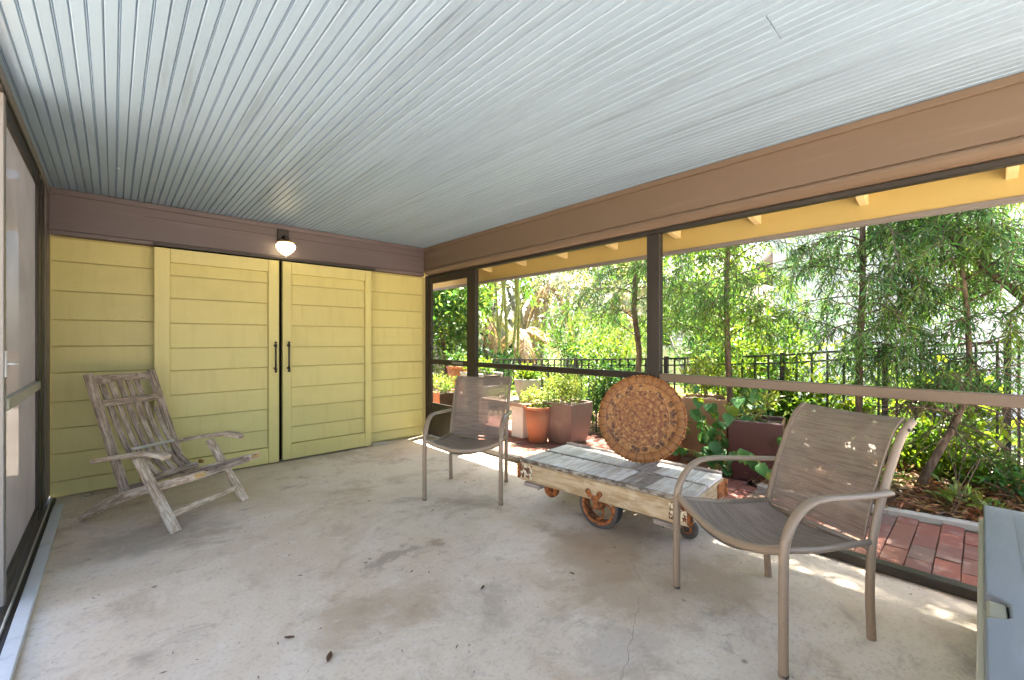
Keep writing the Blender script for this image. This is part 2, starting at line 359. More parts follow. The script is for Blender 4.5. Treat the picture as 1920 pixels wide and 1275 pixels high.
# ------------------------------------------------------------------ mesh helpers
OFF = {}
class MB:
    def __init__(s): s.v = []; s.f = []; s.uv = []; s.sm = []
    def face(s, idx, uvs=None, smooth=False):
        s.f.append(tuple(idx)); s.uv.append(uvs or [(0, 0)] * len(idx)); s.sm.append(smooth)
    def hexa(s, P, smooth=False, uoff=None):
        """8 corners: 0-3 one end ring, 4-7 other end ring (same order); u runs from ring to ring"""
        b = len(s.v); s.v += [tuple(p) for p in P]
        P = [Vector(p) for p in P]; L = (P[4] - P[0]).length
        uo = rnd.random() * 5 if uoff is None else uoff; acc = 0
        cen = sum(P, Vector()) / 8
        ring = [(0, 1), (1, 2), (2, 3), (3, 0)]
        flip = (P[1] - P[0]).cross(P[3] - P[0]).dot(P[4] - P[0]) > 0
        for a, c in ring:
            wd = (P[c] - P[a]).length
            q = [b + a, b + c, b + 4 + c, b + 4 + a]; u = [(uo, uo + acc), (uo, uo + acc + wd), (uo + L, uo + acc + wd), (uo + L, uo + acc)]
            if not flip: q = q[::-1]; u = u[::-1]
            s.face(q, u, smooth); acc += wd
        e0 = [b, b + 1, b + 2, b + 3]; e1 = [b + 4, b + 5, b + 6, b + 7]
        if flip: e0 = e0[::-1]
        else: e1 = e1[::-1]
        for e in (e0, e1):
            s.face(e, [(uo + .3 + .02 * i, uo + .1 * (i % 2)) for i in range(4)])
        return s
    def box(s, lo, hi):
        lo = list(lo); hi = list(hi)
        d = [hi[i] - lo[i] for i in range(3)]; ax = d.index(max(d)); o = [(ax + 1) % 3, (ax + 2) % 3]
        P = []
        for e in (lo[ax], hi[ax]):
            for (i, j) in ((0, 0), (1, 0), (1, 1), (0, 1)):
                p = [0, 0, 0]; p[ax] = e; p[o[0]] = (lo, hi)[i][o[0]]; p[o[1]] = (lo, hi)[j][o[1]]; P.append(p)
        return s.hexa(P)
    def bar(s, p0, p1, wd, th, up=(0, 0, 1), w1=None, t1=None):
        p0, p1, up = Vector(p0), Vector(p1), Vector(up); t = (p1 - p0).normalized()
        sd_ = t.cross(up).normalized(); nn = sd_.cross(t)
        P = []
        for p, a, b in ((p0, wd, th), (p1, w1 or wd, t1 or th)):
            for (i, j) in ((-1, -1), (1, -1), (1, 1), (-1, 1)): P.append(p + sd_ * a * .5 * i + nn * b * .5 * j)
        return s.hexa(P)
    def sweep(s, pts, rx, ry=None, side=None, n=10, caps=True, square=False, smooth=True):
        """tube along pts; rx half-size across 'side', ry half-size normal to it; rx, ry may be lists"""
        pts = [Vector(p) for p in pts]; m = len(pts); b = len(s.v); ry = rx if ry is None else ry
        gx = (lambda i: rx[i]) if isinstance(rx, (list, tuple)) else (lambda i: rx)
        gy = (lambda i: ry[i]) if isinstance(ry, (list, tuple)) else (lambda i: ry)
        prev = None; L = 0; uo = rnd.random() * 5; Ls = []
        if square: n = 4
        for i, p in enumerate(pts):
            t = ((pts[min(i + 1, m - 1)] - p).normalized() if i < m - 1 else Vector()) + ((p - pts[max(i - 1, 0)]).normalized() if i > 0 else Vector())
            t.normalize()
            if side is not None: sv = Vector(side)
            elif prev is None: sv = Vector((0, 0, 1)) if abs(t.z) < .9 else Vector((1, 0, 0))
            else: sv = prev
            sv = (sv - t * sv.dot(t)).normalized(); prev = sv; nv = t.cross(sv)
            k = 1.0
            if 0 < i < m - 1 and square:
                k = 1 / max(.6, (pts[i + 1] - p).normalized().dot(t))
            if i: L += (p - pts[i - 1]).length
            Ls.append(L)
            for j in range(n):
                a = 2 * math.pi * (j + (.5 if square else 0)) / n; q = math.sqrt(2) if square else 1
                s.v.append(tuple(p + sv * gx(i) * q * math.cos(a) + nv * gy(i) * q * k * math.sin(a)))
        per = [2 * math.pi * max(gx(i), gy(i)) for i in range(m)]
        for i in range(m - 1):
            for j in range(n):
                k2 = (j + 1) % n
                a = b + i * n + j; c = b + i * n + k2; d = b + (i + 1) * n + k2; e = b + (i + 1) * n + j
                s.face((a, c, d, e), [(uo + Ls[i], uo + per[i] * j / n), (uo + Ls[i], uo + per[i] * (j + 1) / n), (uo + Ls[i + 1], uo + per[i] * (j + 1) / n), (uo + Ls[i + 1], uo + per[i] * j / n)], smooth and not square)
        if caps:
            s.face(tuple(b + j for j in range(n))[::-1], [(uo, uo + .01 * j) for j in range(n)])
            s.face(tuple(b + (m - 1) * n + j for j in range(n)), [(uo, uo + .01 * j) for j in range(n)])
        return s
    def lathe(s, prof, c=(0, 0, 0), n=32, axis=None, smooth=True):
        """prof: (radius, z); closes ends at r=0"""
        b = len(s.v); rot = Matrix.Identity(3)
        if axis is not None: rot = Vector((0, 0, 1)).rotation_difference(Vector(axis)).to_matrix()
        for r, z in prof:
            for j in range(n):
                a = 2 * math.pi * j / n; s.v.append(tuple(Vector(c) + rot @ Vector((r * math.cos(a), r * math.sin(a), z))))
        for i in range(len(prof) - 1):
            for j in range(n):
                k = (j + 1) % n
                s.face((b + i * n + j, b + i * n + k, b + (i + 1) * n + k, b + (i + 1) * n + j), [(j / n, prof[i][1]), ((j + 1) / n, prof[i][1]), ((j + 1) / n, prof[i + 1][1]), (j / n, prof[i + 1][1])], smooth)
        return s
    def grid(s, fn, nu, nv, smooth=True, su=1., sv=1.):
        b = len(s.v)
        for i in range(nu + 1):
            for j in range(nv + 1): s.v.append(tuple(fn(i / nu, j / nv)))
        for i in range(nu):
            for j in range(nv):
                a = b + i * (nv + 1) + j
                s.face((a, a + nv + 1, a + nv + 2, a + 1), [(i / nu * su, j / nv * sv), ((i + 1) / nu * su, j / nv * sv), ((i + 1) / nu * su, (j + 1) / nv * sv), (i / nu * su, (j + 1) / nv * sv)], smooth)
        return s
    def extrude(s, poly, a, b_, axis):
        """closed polygon (list of 2D) extruded along an axis from a to b_: axis 'x','y','z'; poly in the other two in order"""
        f = {'x': lambda p, t: (t, p[0], p[1]), 'y': lambda p, t: (p[0], t, p[1]), 'z': lambda p, t: (p[0], p[1], t)}[axis]
        b = len(s.v); n = len(poly); uo = rnd.random() * 5
        for t in (a, b_):
            for p in poly: s.v.append(f(p, t))
        acc = 0; L = abs(b_ - a)
        for j in range(n):
            k = (j + 1) % n; d = math.hypot(poly[k][0] - poly[j][0], poly[k][1] - poly[j][1])
            s.face((b + j, b + k, b + n + k, b + n + j), [(uo, uo + acc), (uo, uo + acc + d), (uo + L, uo + acc + d), (uo + L, uo + acc)]); acc += d
        s.face(tuple(b + j for j in range(n))[::-1]); s.face(tuple(b + n + j for j in range(n)))
        return s
    def mesh(s, name, mt, off=(0, 0, 0)):
        me = bpy.data.meshes.new(name)
        o = Vector(off); me.from_pydata([tuple(Vector(p) - o) for p in s.v], [], s.f)
        uvl = me.uv_layers.new(name='UVMap')
        uvl.data.foreach_set('uv', np.array([c for f in s.uv for c in f], dtype=np.float32).ravel())
        me.polygons.foreach_set('use_smooth', s.sm)
        import bmesh
        bm = bmesh.new(); bm.from_mesh(me); bmesh.ops.recalc_face_normals(bm, faces=bm.faces); bm.to_mesh(me); bm.free()
        if mt: me.materials.append(mt)
        return me
    def build(s, name, mt, parent=None, bevel=0, world=True, kind=None, label=None, seg=1):
        off = OFF.get(parent.name, Vector()) if (parent is not None and world) else Vector()
        o = bpy.data.objects.new(name, s.mesh(name, mt, off)); col.objects.link(o)
        if parent is not None: o.parent = parent; OFF[o.name] = OFF.get(parent.name, Vector())
        if bevel:
            b = o.modifiers.new('bevel', 'BEVEL'); b.width = bevel; b.segments = seg; b.limit_method = 'ANGLE'; b.angle_limit = R(40)
        if kind: o['kind'] = kind
        if label: o['label'] = label
        return o

def thing(name, label, cat, loc=(0, 0, 0), rotz=0, group=None, kind=None):
    o = bpy.data.objects.new(name, None); col.objects.link(o); o.location = loc; o.rotation_euler = (0, 0, rotz)
    o.empty_display_size = .1
    if kind: o['kind'] = kind
    if label: o['label'] = label
    if cat: o['category'] = cat
    if group: o['group'] = group
    OFF[o.name] = Vector(loc)
    return o
def tag(o, label, cat, group=None, kind=None):
    o['label'] = label; o['category'] = cat
    if group: o['group'] = group
    if kind: o['kind'] = kind
    return o
def copy_tree(o, parent=None):
    c = o.copy(); col.objects.link(c)
    if parent: c.parent = parent
    for ch in list(o.children): copy_tree(ch, c)
    return c
def inst(src, name, parent, loc, rot=(0, 0, 0), scale=(1, 1, 1)):
    o = bpy.data.objects.new(name, src); col.objects.link(o); o.parent = parent
    o.location = Vector(loc) - OFF.get(parent.name, Vector()) if parent is not None else loc
    o.rotation_euler = rot; o.scale = scale
    return o

def quads_obj(name, verts, mt, parent=None, kind=None, label=None):
    """verts: (n,k,3) numpy array, n separate k-gons, world coordinates"""
    n, k, _ = verts.shape
    off = OFF.get(parent.name, Vector()) if parent is not None else Vector()
    verts = verts - np.array(off)
    me = bpy.data.meshes.new(name)
    me.vertices.add(n * k); me.vertices.foreach_set('co', verts.astype(np.float32).ravel())
    me.loops.add(n * k); me.loops.foreach_set('vertex_index', np.arange(n * k, dtype=np.int32))
    me.polygons.add(n); me.polygons.foreach_set('loop_start', np.arange(0, n * k, k, dtype=np.int32))
    me.polygons.foreach_set('loop_total', np.full(n, k, dtype=np.int32))
    me.update(calc_edges=True); me.materials.append(mt)
    o = bpy.data.objects.new(name, me); col.objects.link(o)
    if parent is not None: o.parent = parent
    if kind: o['kind'] = kind
    if label: o['label'] = label
    return o

def unit(a): return a / np.maximum(np.linalg.norm(a, axis=-1, keepdims=True), 1e-9)
def leaf_quads(P, D, L, W, droop=.15, jit=.6):
    """lance-shaped leaf at each P along D: base, side, tip, side"""
    n = len(P); D = unit(D); N = unit(rng.normal(size=(n, 3)) * jit + np.array([0, 0, 1.0]))
    S = unit(np.cross(D, N)); U = np.cross(S, D)
    L = np.asarray(L).reshape(-1, 1) * np.ones((n, 1)); W = np.asarray(W).reshape(-1, 1) * np.ones((n, 1))
    mid = P + D * L * .45 + U * L * .04
    tip = P + D * L - np.array([0, 0, 1.0]) * L * droop
    return np.stack([P, mid + S * W * .5, tip, mid - S * W * .5], axis=1)

# ================================================================== SETTING
# ---- ground
g = MB(); g.box((-60, -60, -.40), (3.12, 70, -.10)); g.box((3.12, -60, -.40), (60, 70, -.10))
go = MB().grid(lambda u, v: (-70 + 140 * u, -60 + 150 * v, -.10), 4, 4).build('ground', M_ground); go['kind'] = 'structure'
lw = MB().grid(lambda u, v: (6.6 + 60 * u, 4.5 + 70 * v, -.085), 6, 6).build('lawn', M_lawn); lw['kind'] = 'structure'
dr = MB().grid(lambda u, v: (5.95 + 40 * u, -9 + 12.4 * v, -.08), 4, 4).build('neighbour_driveway', M_conc2); dr['kind'] = 'structure'

fl = MB()
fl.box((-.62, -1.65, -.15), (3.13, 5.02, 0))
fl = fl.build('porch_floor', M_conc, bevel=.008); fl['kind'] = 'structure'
pt = MB().box((-9, -24, -.2), (5.6, -2.0, -.012)).box((-9, -1.659, -.2), (-.63, 12, -.012)).box((-9, -1.999, -.2), (3.13, -1.66, -.012)).build('bounce_slab', M_conc2); pt['kind'] = 'structure'  # unseen pale slab added around the porch to bounce sunlight inside

# hairline crack and grime marks on the slab (shallow strips lying on it)
def strip_on_floor(pts, wid, name, z=.0012):
    m = MB()
    for i in range(len(pts) - 1):
        a, b = Vector((*pts[i], 0)), Vector((*pts[i + 1], 0)); d = (b - a).normalized(); s_ = Vector((-d.y, d.x, 0))
        w0 = wid * rnd.uniform(.5, 1.3)
        k = len(m.v); m.v += [tuple(a + s_ * w0 + Vector((0, 0, z))), tuple(a - s_ * w0 + Vector((0, 0, z))), tuple(b - s_ * w0 + Vector((0, 0, z))), tuple(b + s_ * w0 + Vector((0, 0, z)))]
        m.face((k, k + 1, k + 2, k + 3))
    return m.build(name, M_crack, fl)
def wiggle(a, b, n, amp):
    out = []
    for i in range(n + 1):
        t = i / n; out.append((a[0] + (b[0] - a[0]) * t + rnd.uniform(-amp, amp), a[1] + (b[1] - a[1]) * t + rnd.uniform(-amp, amp)))
    return out
strip_on_floor(wiggle((1.30, .86), (1.88, 1.12), 26, .008), .0007, 'crack')
strip_on_floor(wiggle((1.98, 1.16), (2.16, 1.36), 9, .008), .0007, 'crack')
# ---- back wall (Y = 4.9)
wall = thing('siding_wall', 'yellow painted lap siding wall at the end of the porch behind the sliding doors', 'wall', (1.3, 4.9, 0))
MB().box((-.36, 4.942, 0), (.375, 5.03, 2.06)).box((2.10, 4.942, 0), (3.02, 5.03, 2.06)).build('sheathing', M_yelshade, wall)
MB().box((.375, 4.945, 0), (2.10, 5.03, 2.06)).build('doorway_recess', M_dark, wall)
def lap_board(x0, x1, z0, z1, yf, name, mt, parent, lean=.016, th=.011):
    poly = [(yf - lean, z0), (yf - .001, z1), (yf + th - .004, z1), (yf - lean + th, z0)]
    m = MB(); b = len(m.v); uo = rnd.random() * 5
    m.extrude(poly, x0, x1, 'x'); return m.build(name, mt, parent, bevel=.0015)
zs = [0.004, .126, .342, .540, .751, .978, 1.188, 1.398, 1.625, 1.86, 2.045]
for i in range(len(zs) - 1):
    lap_board(-.355, .40, zs[i] + .006, zs[i + 1] - .002, 4.932, 'siding_board', M_yel, wall)
zs2 = [0.020, .128, .345, .55, .755, .965, 1.175, 1.39, 1.60, 1.815, 2.04]
for i in range(len(zs2) - 1):
    lap_board(2.06, 2.955, zs2[i] + .006, zs2[i + 1] - .002, 4.932, 'siding_board', M_yel, wall)
nl = MB()
for zz in zs[1:-1]:
    for xx in (-.20, .02, .20): nl.lathe([(0, 0), (.0035, .0002), (.004, .002)], (xx + rnd.uniform(-.02, .02), 4.9135, zz + .035), 6, (0, -1, 0))
for zz in zs2[1:-1]:
    for xx in (2.36, 2.62, 2.87): nl.lathe([(0, 0), (.0035, .0002), (.004, .002)], (xx + rnd.uniform(-.02, .02), 4.9135, zz + .035), 6, (0, -1, 0))
nl.build('nail_heads', M_yelshade, wall, kind='stuff')
# exterior return of the wall seen through the screen door
ext = thing('wall_return', 'yellow siding wall end outside the screen door hinge', 'wall', (3.25, 4.95, 0))
MB().box((3.065, 5.0, -.1), (3.16, 5.12, 2.3)).build('sheathing', M_yel, ext)
for i in range(11):
    z0 = -.08 + i * .205
    m = MB(); m.extrude([(4.985, z0), (4.998, z0 + .21), (5.003, z0 + .21), (4.995, z0)], 3.065, 3.16, 'x'); m.build('siding_board', M_yel, ext)

# header over the doors
hd = thing('door_header', None, None, (1.3, 4.87, 2.06), kind='structure')
MB().box((-.36, 4.875, 2.098), (2.952, 4.99, 2.41)).build('header_board', M_brown, hd, .003)
MB().box((-.36, 4.855, 2.372), (2.952, 4.874, 2.418)).build('top_trim', M_brown, hd, .003)
MB().box((-.36, 4.868, 2.062), (2.952, 4.99, 2.095)).build('bottom_trim', M_brown, hd, .003)
MB().box((.26, 4.80, 2.052), (2.26, 4.866, 2.075)).build('door_track', M_bronze, hd, .002)
MB().box((.2, 4.8735, 2.30), (2.952, 4.8748, 2.303)).build('board_seam', M_dark, hd)

# sliding barn doors
def barn_door(x0, x1, zb, label, hx, first):
    d = thing('sliding_door', label, 'door', ((x0 + x1) / 2, 4.83, zb), group='yellow sliding doors')
    sw_l, sw_r = (.108, .095) if first else (.082, .072)
    f0, f1 = 4.808, 4.850
    MB().box((x0, f0, zb), (x0 + sw_l, f1, 2.04)).build('stile', M_yel, d, .003)
    MB().box((x1 - sw_r, f0, zb), (x1, f1, 2.04)).build('stile', M_yel, d, .003)
    MB().box((x0 + sw_l + .0015, f0 + .001, 1.92), (x1 - sw_r - .0015, f1, 2.04)).build('rail', M_yel, d, .003)
    MB().box((x0 + sw_l + .0015, f0 + .001, zb), (x1 - sw_r - .0015, f1, zb + .155)).build('rail', M_yel, d, .003)
    e = [zb + .155, .34, .545, .75, .965, 1.165, 1.385, 1.605, 1.805, 1.921]
    for i in range(len(e) - 1):
        lap_board(x0 + sw_l + .002, x1 - sw_r - .002, e[i] + .006, e[i + 1] - .001, 4.842, 'siding_board', M_yel, d, .013, .009)
    MB().box((x0 + .02, 4.852, zb + .02), (x1 - .02, 4.862, 2.03)).build('backing', M_yelshade, d)
    h = MB(); h.sweep([(hx, 4.765, .935), (hx, 4.765, 1.205)], .0085, n=10)
    for z in (.955, 1.185):
        h.sweep([(hx, 4.765, z), (hx, 4.806, z)], [.008, .012], n=10)
        h.lathe([(0, -.014), (.013, -.012), (.013, .012), (0, .014)], (hx, 4.765, z), 12)
    for z, s_ in ((1.205, 1), (.935, -1)):
        h.lathe([(0, 0), (.009, .001), (.013, .008), (.012, .015), (.006, .02), (0, .021)], (hx, 4.765, z), 12, (0, 0, s_))
    h.build('handle', M_black, d)
    return d
barn_door(.262, 1.236, .012, 'wider yellow sliding door behind the weathered wooden deck chair', 1.196, True)
barn_door(1.270, 2.212, .018, 'yellow sliding door to the right of the gap, clear of furniture', 1.318, False)

# ---- ceiling: beadboard, each board its own piece
ce = thing('ceiling', None, None, (1.3, 2, 2.42), kind='structure')
BW = .0889
def ceil_poly(w_):
    h = w_ / 2; g_ = .0050; d = .0060
    return [(-h + .0006, .014), (-h + .0006, d), (-h + g_, 0), (-.0062, 0), (-.0030, d), (0, .001), (.0030, d), (.0062, 0), (h - g_, 0), (h - .0006, d), (h - .0006, .014)]
def ceil_board(x, y0, y1, dz=0):
    m = MB(); m.extrude([(x + p[0], 2.42 + p[1] + dz) for p in ceil_poly(BW)], y0, y1, 'y'); m.build('ceiling_board', M_ceil, ce)
i = 0; x = -.38 + BW / 2
while x < 2.99:
    dz = rnd.uniform(-.0009, .0009)
    if 19 + 5 <= i <= 25:
        ceil_board(x, -1.6, .531, dz); ceil_board(x, .534, 4.86, dz - .001)
    else: ceil_board(x, -1.6, 4.86, dz)
    x += BW; i += 1
MB().box((-.45, -1.6, 2.436), (3.0, 4.95, 2.45)).build('ceiling_deck', M_roof, ce)
MB().lathe([(0, 0), (.006, .001), (.007, .006)], (.028, 4.0, 2.411), 10).build('ceiling_screw', M_white, ce)
# ---- beam along the right side
bm_ = thing('beam', None, None, (2.99, 2, 2.06), kind='structure')
MB().box((2.958, -1.6, 2.145), (3.09, 4.99, 2.45)).build('beam_face', M_brown2, bm_, .003)
MB().box((2.938, -1.6, 2.378), (2.9565, 4.853, 2.418)).build('top_trim', M_brown2, bm_, .003)
m = MB(); m.extrude([(2.9565, 2.142), (2.949, 2.128), (2.949, 2.112), (2.968, 2.086), (2.985, 2.076), (3.075, 2.076), (3.075, 2.142)], -1.6, 4.862, 'y'); m.build('bottom_moulding', M_brown2, bm_, .002)
# ---- roof, soffit, fascia, rafter tails
rf = thing('porch_roof', None, None, (2, 2, 2.5), kind='structure')
m = MB(); m.extrude([(-.75, 2.9), (3.0, 2.475), (3.60, 2.216), (3.60, 2.25), (3.0, 2.52), (-.75, 2.95)], -1.7, 6.4, 'y'); m.build('roof_deck', M_roof, rf)
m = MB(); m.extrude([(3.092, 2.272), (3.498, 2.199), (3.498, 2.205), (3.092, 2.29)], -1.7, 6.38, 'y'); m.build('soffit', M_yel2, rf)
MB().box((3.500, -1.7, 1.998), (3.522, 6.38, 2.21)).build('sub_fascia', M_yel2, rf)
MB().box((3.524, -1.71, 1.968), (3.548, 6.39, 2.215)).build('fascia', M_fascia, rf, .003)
MB().box((3.488, -1.7, 1.968), (3.523, 6.38, 1.9965)).build('drip_edge', M_fascia, rf, .002)
yy = -.72 - .612
while yy < 6.3:
    m = MB(); m.extrude([(3.093, 2.262), (3.499, 2.19), (3.499, 2.092), (3.40, 2.105), (3.093, 2.18)], yy - .022, yy + .022, 'y'); m.build('rafter_tail', M_tail, rf, .002)
    yy += .612
MB().box((-.7, 5.04, 2.12), (3.05, 5.3, 2.48)).build('gable_fill', M_yel2, rf)
# ---- right screen enclosure
sc_ = thing('screen_frame', 'dark bronze screen wall frame with mid rail along the porch side', 'screen frame', (3.04, 1.5, 0))
FX0, FX1 = 3.005, 3.058
MB().box((FX0, 1.632, .052), (FX1, 1.738, 2.04)).build('post', M_bronze, sc_, .003)
MB().box((FX0, 3.872, .052), (FX1, 3.985, 2.04)).build('post', M_bronze, sc_, .003)
MB().box((FX0, 4.862, .0), (FX1 - .004, 4.928, 2.074)).build('post', M_bronze, sc_, .003)
MB().box((FX0 + .004, -1.6, 2.042), (FX1, 4.86, 2.074)).build('head_rail', M_bronze, sc_, .003)
MB().box((FX0 + .006, 1.740, .937), (FX1 - .006, 3.870, .990)).build('mid_rail', M_bronze, sc_, .003)
MB().box((FX0 - .008, -1.6, .932), (FX1 - .006, 1.630, .990)).build('mid_rail', M_brown2, sc_, .004, label='brown painted mid rail nearest the camera')
MB().box((FX0 - .004, -1.6, .001), (FX1 + .012, 3.87, .050)).build('sill_track', M_bronze, sc_, .004)
# screen door
sdr = thing('screen_door', 'narrow dark screen door with solid kick plate by the yellow wall', 'door', (3.03, 4.4, 0))
DX0, DX1 = 3.012, 3.045
MB().box((DX0, 3.987, .02), (DX1, 4.035, 2.035)).build('stile', M_bronze, sdr, .002)
MB().box((DX0, 4.805, .02), (DX1, 4.858, 2.035)).build('stile', M_bronze, sdr, .002)
MB().box((DX0 + .002, 4.037, 1.965), (DX1 - .002, 4.803, 2.035)).build('top_rail', M_bronze, sdr, .002)
MB().box((DX0 + .002, 4.037, .935), (DX1 - .002, 4.803, .995)).build('mid_rail', M_bronze, sdr, .002)
MB().box((DX0 + .008, 4.037, .02), (DX1 - .008, 4.803, .437)).build('kick_plate', M_bronze, sdr, .002)
l_ = MB().box((DX0 - .006, 4.11, .952), (DX0 + .001, 4.33, .98)); l_.box((DX0 - .012, 4.13, .958), (DX0 - .0065, 4.24, .974)); l_.build('latch_plate', M_greytrim, sdr, .001)
MB().sweep([(DX0 - .001, 4.78, 1.08), (DX0 - .03, 4.785, 1.09), (DX0 - .03, 4.785, 1.19), (DX0 - .001, 4.78, 1.2)], .006, n=8).build('handle', M_black, sdr)
MB().box((FX0 - .004, 3.872, .001), (FX1 + .012, 4.86, .018)).build('threshold', M_alu, sdr, .002)

# ---- left side: sliding screen panels, track
trk = thing('door_track', 'pale aluminium floor track along the left screen doors', 'track', (-.31, 2.5, 0))
MB().box((-.318, .3, 0), (-.268, 4.62, .028)).build('lip', M_alu, trk, .003)
MB().box((-.338, .3, 0), (-.320, 4.86, .020)).build('channel', M_bronze, trk, .002)
MB().box((-.345, .3, 0), (-.3385, 4.86, .034)).build('runner', M_greybar, trk, .001)
MB().box((-.43, .3, 0), (-.3455, 4.9, .012)).build('base', M_bronze, trk)
def screen_panel(y0, y1, xo, label):
    p = thing('sliding_screen_panel', label, 'screen door', (xo, (y0 + y1) / 2, 0))
    MB().box((xo - .02, y1 - .055, .035), (xo + .012, y1, 2.36)).build('stile', M_bronze, p, .002)
    MB().box((xo - .02, y0, .035), (xo + .014, y0 + .06, 2.36)).build('stile', M_greytrim, p, .003)
    MB().box((xo - .018, y0 + .062, 2.28), (xo + .010, y1 - .057, 2.36)).build('top_rail', M_bronze, p, .002)
    MB().box((xo - .018, y0 + .062, .035), (xo + .010, y1 - .057, .12)).build('bottom_rail', M_bronze, p, .002)
    MB().box((xo - .014, y0 + .062, .912), (xo + .022, y1 - .057, .966)).build('push_bar', M_greybar, p, .004)
    MB().box((xo - .005, y0 + .06, .12), (xo - .0035, y1 - .055, 2.28)).build('screen', M_screen, p)
    return p
pa = screen_panel(3.0, 4.33, -.375, 'screen panel with push bar in the left wall beside the deck chair')
lt = MB().sweep([(-.358, 3.03, 1.13), (-.335, 3.035, 1.13), (-.33, 3.10, 1.128)], .006, n=8); lt.box((-.362, 3.015, 1.07), (-.356, 3.045, 1.19)); lt.build('latch', M_alu, pa)
jm = thing('corner_post', 'dark layered corner post where left screens meet the yellow wall', 'post', (-.37, 4.6, 0))
for a, b, xo in ((4.345, 4.50, -.372), (4.503, 4.66, -.366), (4.663, 4.925, -.358)):
    MB().box((-.46, a, .036), (xo, b, 2.375)).build('jamb', M_bronze if a < 4.6 else M_brown, jm, .003)
hl = thing('left_head_trim', None, None, (-.36, 2.5, 2.4), kind='structure')
MB().box((-.47, .1, 2.378), (-.352, 4.853, 2.44)).build('trim_board', M_greytrim, hl, .003)
MB().box((-.46, .1, 2.362), (-.358, 4.34, 2.377)).build('head_channel', M_bronze, hl, .002)
# added wall beyond the left screens, bouncing sunlight into the porch
hw = thing('bounce_wall', 'added stucco wall beyond the left screen bouncing sunlight into the porch', 'building', (-4.4, 3, 0))
MB().box((-4.9, -1.5, -.1), (-4.4, 8.5, 3.0)).build('wall', M_wing, hw)
MB().box((-4.42, -1.5, 2.9), (-4.2, 8.5, 3.06)).build('eave', M_fascia, hw, .01)

# ---- brick paving
pv = thing('brick_pavement', None, None, (3.6, 2, -.03), kind='structure')
MB().box((3.132, -1.2, -.2), (4.75, 6.6, -.042)).build('joint_sand', M_ground, pv)
def brick_mesh():
    m = MB(); a, b, h = .12, .054, .03; e = .003
    low = [(-a, -b), (a, -b), (a, b), (-a, b)]; top = [(-a + e, -b + e), (a - e, -b + e), (a - e, b - e), (-a + e, b - e)]
    for z, q in ((-h, low), (-e, low), (0, top)):
        for p in q: m.v.append((p[0], p[1], z))
    for r in (0, 4):
        for j in range(4):
            k = (j + 1) % 4; m.face((r + j, r + k, r + 4 + k, r + 4 + j))
    m.face((8, 9, 10, 11)); return m.mesh('brick', M_brick)
BM = brick_mesh()
def curb_x(y):
    pts = [(-1.2, 4.40), (0, 4.24), (.48, 4.15), (1.1, 4.0), (1.37, 4.05), (1.6, 4.72), (7, 4.72)]
    for (y0, x0), (y1, x1) in zip(pts, pts[1:]):
        if y0 <= y <= y1: return x0 + (x1 - x0) * (y - y0) / (y1 - y0)
    return 4.72
cells = []
row = 0; y = -.98
while y < 6.1:
    off = .0 if row % 2 else .122
    xx = 3.16 + .12 - off
    while xx + .12 < curb_x(y) + .12:
        if xx - .12 < 3.128: cells.append((3.134, min(xx + .12, curb_x(y)), y))
        else: cells.append((xx - .12, min(xx + .12, curb_x(y)), y))
        xx += .2435
    row += 1; y += .111
cells.sort(key=lambda c: math.hypot((c[0] + c[1]) / 2, c[2]))
def put_brick(c):
    cx_ = (c[0] + c[1]) / 2; L = c[1] - c[0]
    return (cx_, c[2], -.024 + rnd.uniform(-.003, .003)), (rnd.uniform(-.012, .012), rnd.uniform(-.012, .012), rnd.uniform(-.015, .015)), (L / .24, rnd.uniform(.97, 1.0), 1)
for c in cells[:298]:
    l3, r3, s3 = put_brick(c); inst(BM, 'brick', pv, l3, r3, s3)
rest = MB()
for c in cells[298:]:
    l3, r3, s3 = put_brick(c); b = len(rest.v)
    for v_ in BM.vertices: rest.v.append((l3[0] + v_.co.x * s3[0], l3[1] + v_.co.y, l3[2] + v_.co.z))
    for p in BM.polygons: rest.face([b + i_ for i_ in p.vertices])
rest.build('far_bricks', M_brick, pv, kind='stuff')
# concrete edging
m = MB(); ys = [-1.2, -.6, 0, .25, .48, .8, 1.1, 1.3]
m.sweep([(curb_x(y_) + .045, y_, -.03) for y_ in ys], .035, .035, side=(1, 0, 0), square=True)
m.build('kerb', M_kerb, bevel=.008)['kind'] = 'structure'
# planting bed
bd = MB().grid(lambda u, v: (curb_x(-1.2 + 3.2 * v) + .06 + (6.0 - curb_x(-1.2 + 3.2 * v)) * u, -1.2 + 3.2 * v, -.02 + .05 * math.sin(u * 3.1) + .012 * math.sin(u * 23 + v * 17) * math.cos(v * 31)), 30, 40).build('planting_bed', M_ground); bd['kind'] = 'structure'
def litter():
    n = 5200; y_ = rng.uniform(-1.1, 1.9, n); cx_ = np.array([curb_x(v) for v in y_]) + .09; x_ = cx_ + (5.9 - cx_) * rng.random(n) ** 1.2
    z_ = .0 + .05 * np.sin((x_ - cx_) / (6 - cx_) * 3.1) + rng.random(n) * .03
    P = np.stack([x_, y_, z_], 1); D = rng.normal(size=(n, 3)) * np.array([1, 1, .22])
    q = leaf_quads(P, D, rng.uniform(.04, .17, n), rng.uniform(.006, .022, n), .05, .8)
    quads_obj('leaf_litter', q, M_litter)['kind'] = 'stuff'
litter()

# ================================================================== VEGETATION
def tubepts(p0, d0, L, n, bend=(0, 0, -.3), wob=.1):
    p = Vector(p0); d = Vector(d0).normalized(); out = [p.copy()]
    for i in range(n):
        d = (d + Vector(bend) / n + Vector((rnd.uniform(-1, 1), rnd.uniform(-1, 1), rnd.uniform(-1, 1))) * wob / n * 2).normalized()
        p = p + d * (L / n); out.append(p.copy())
    return out

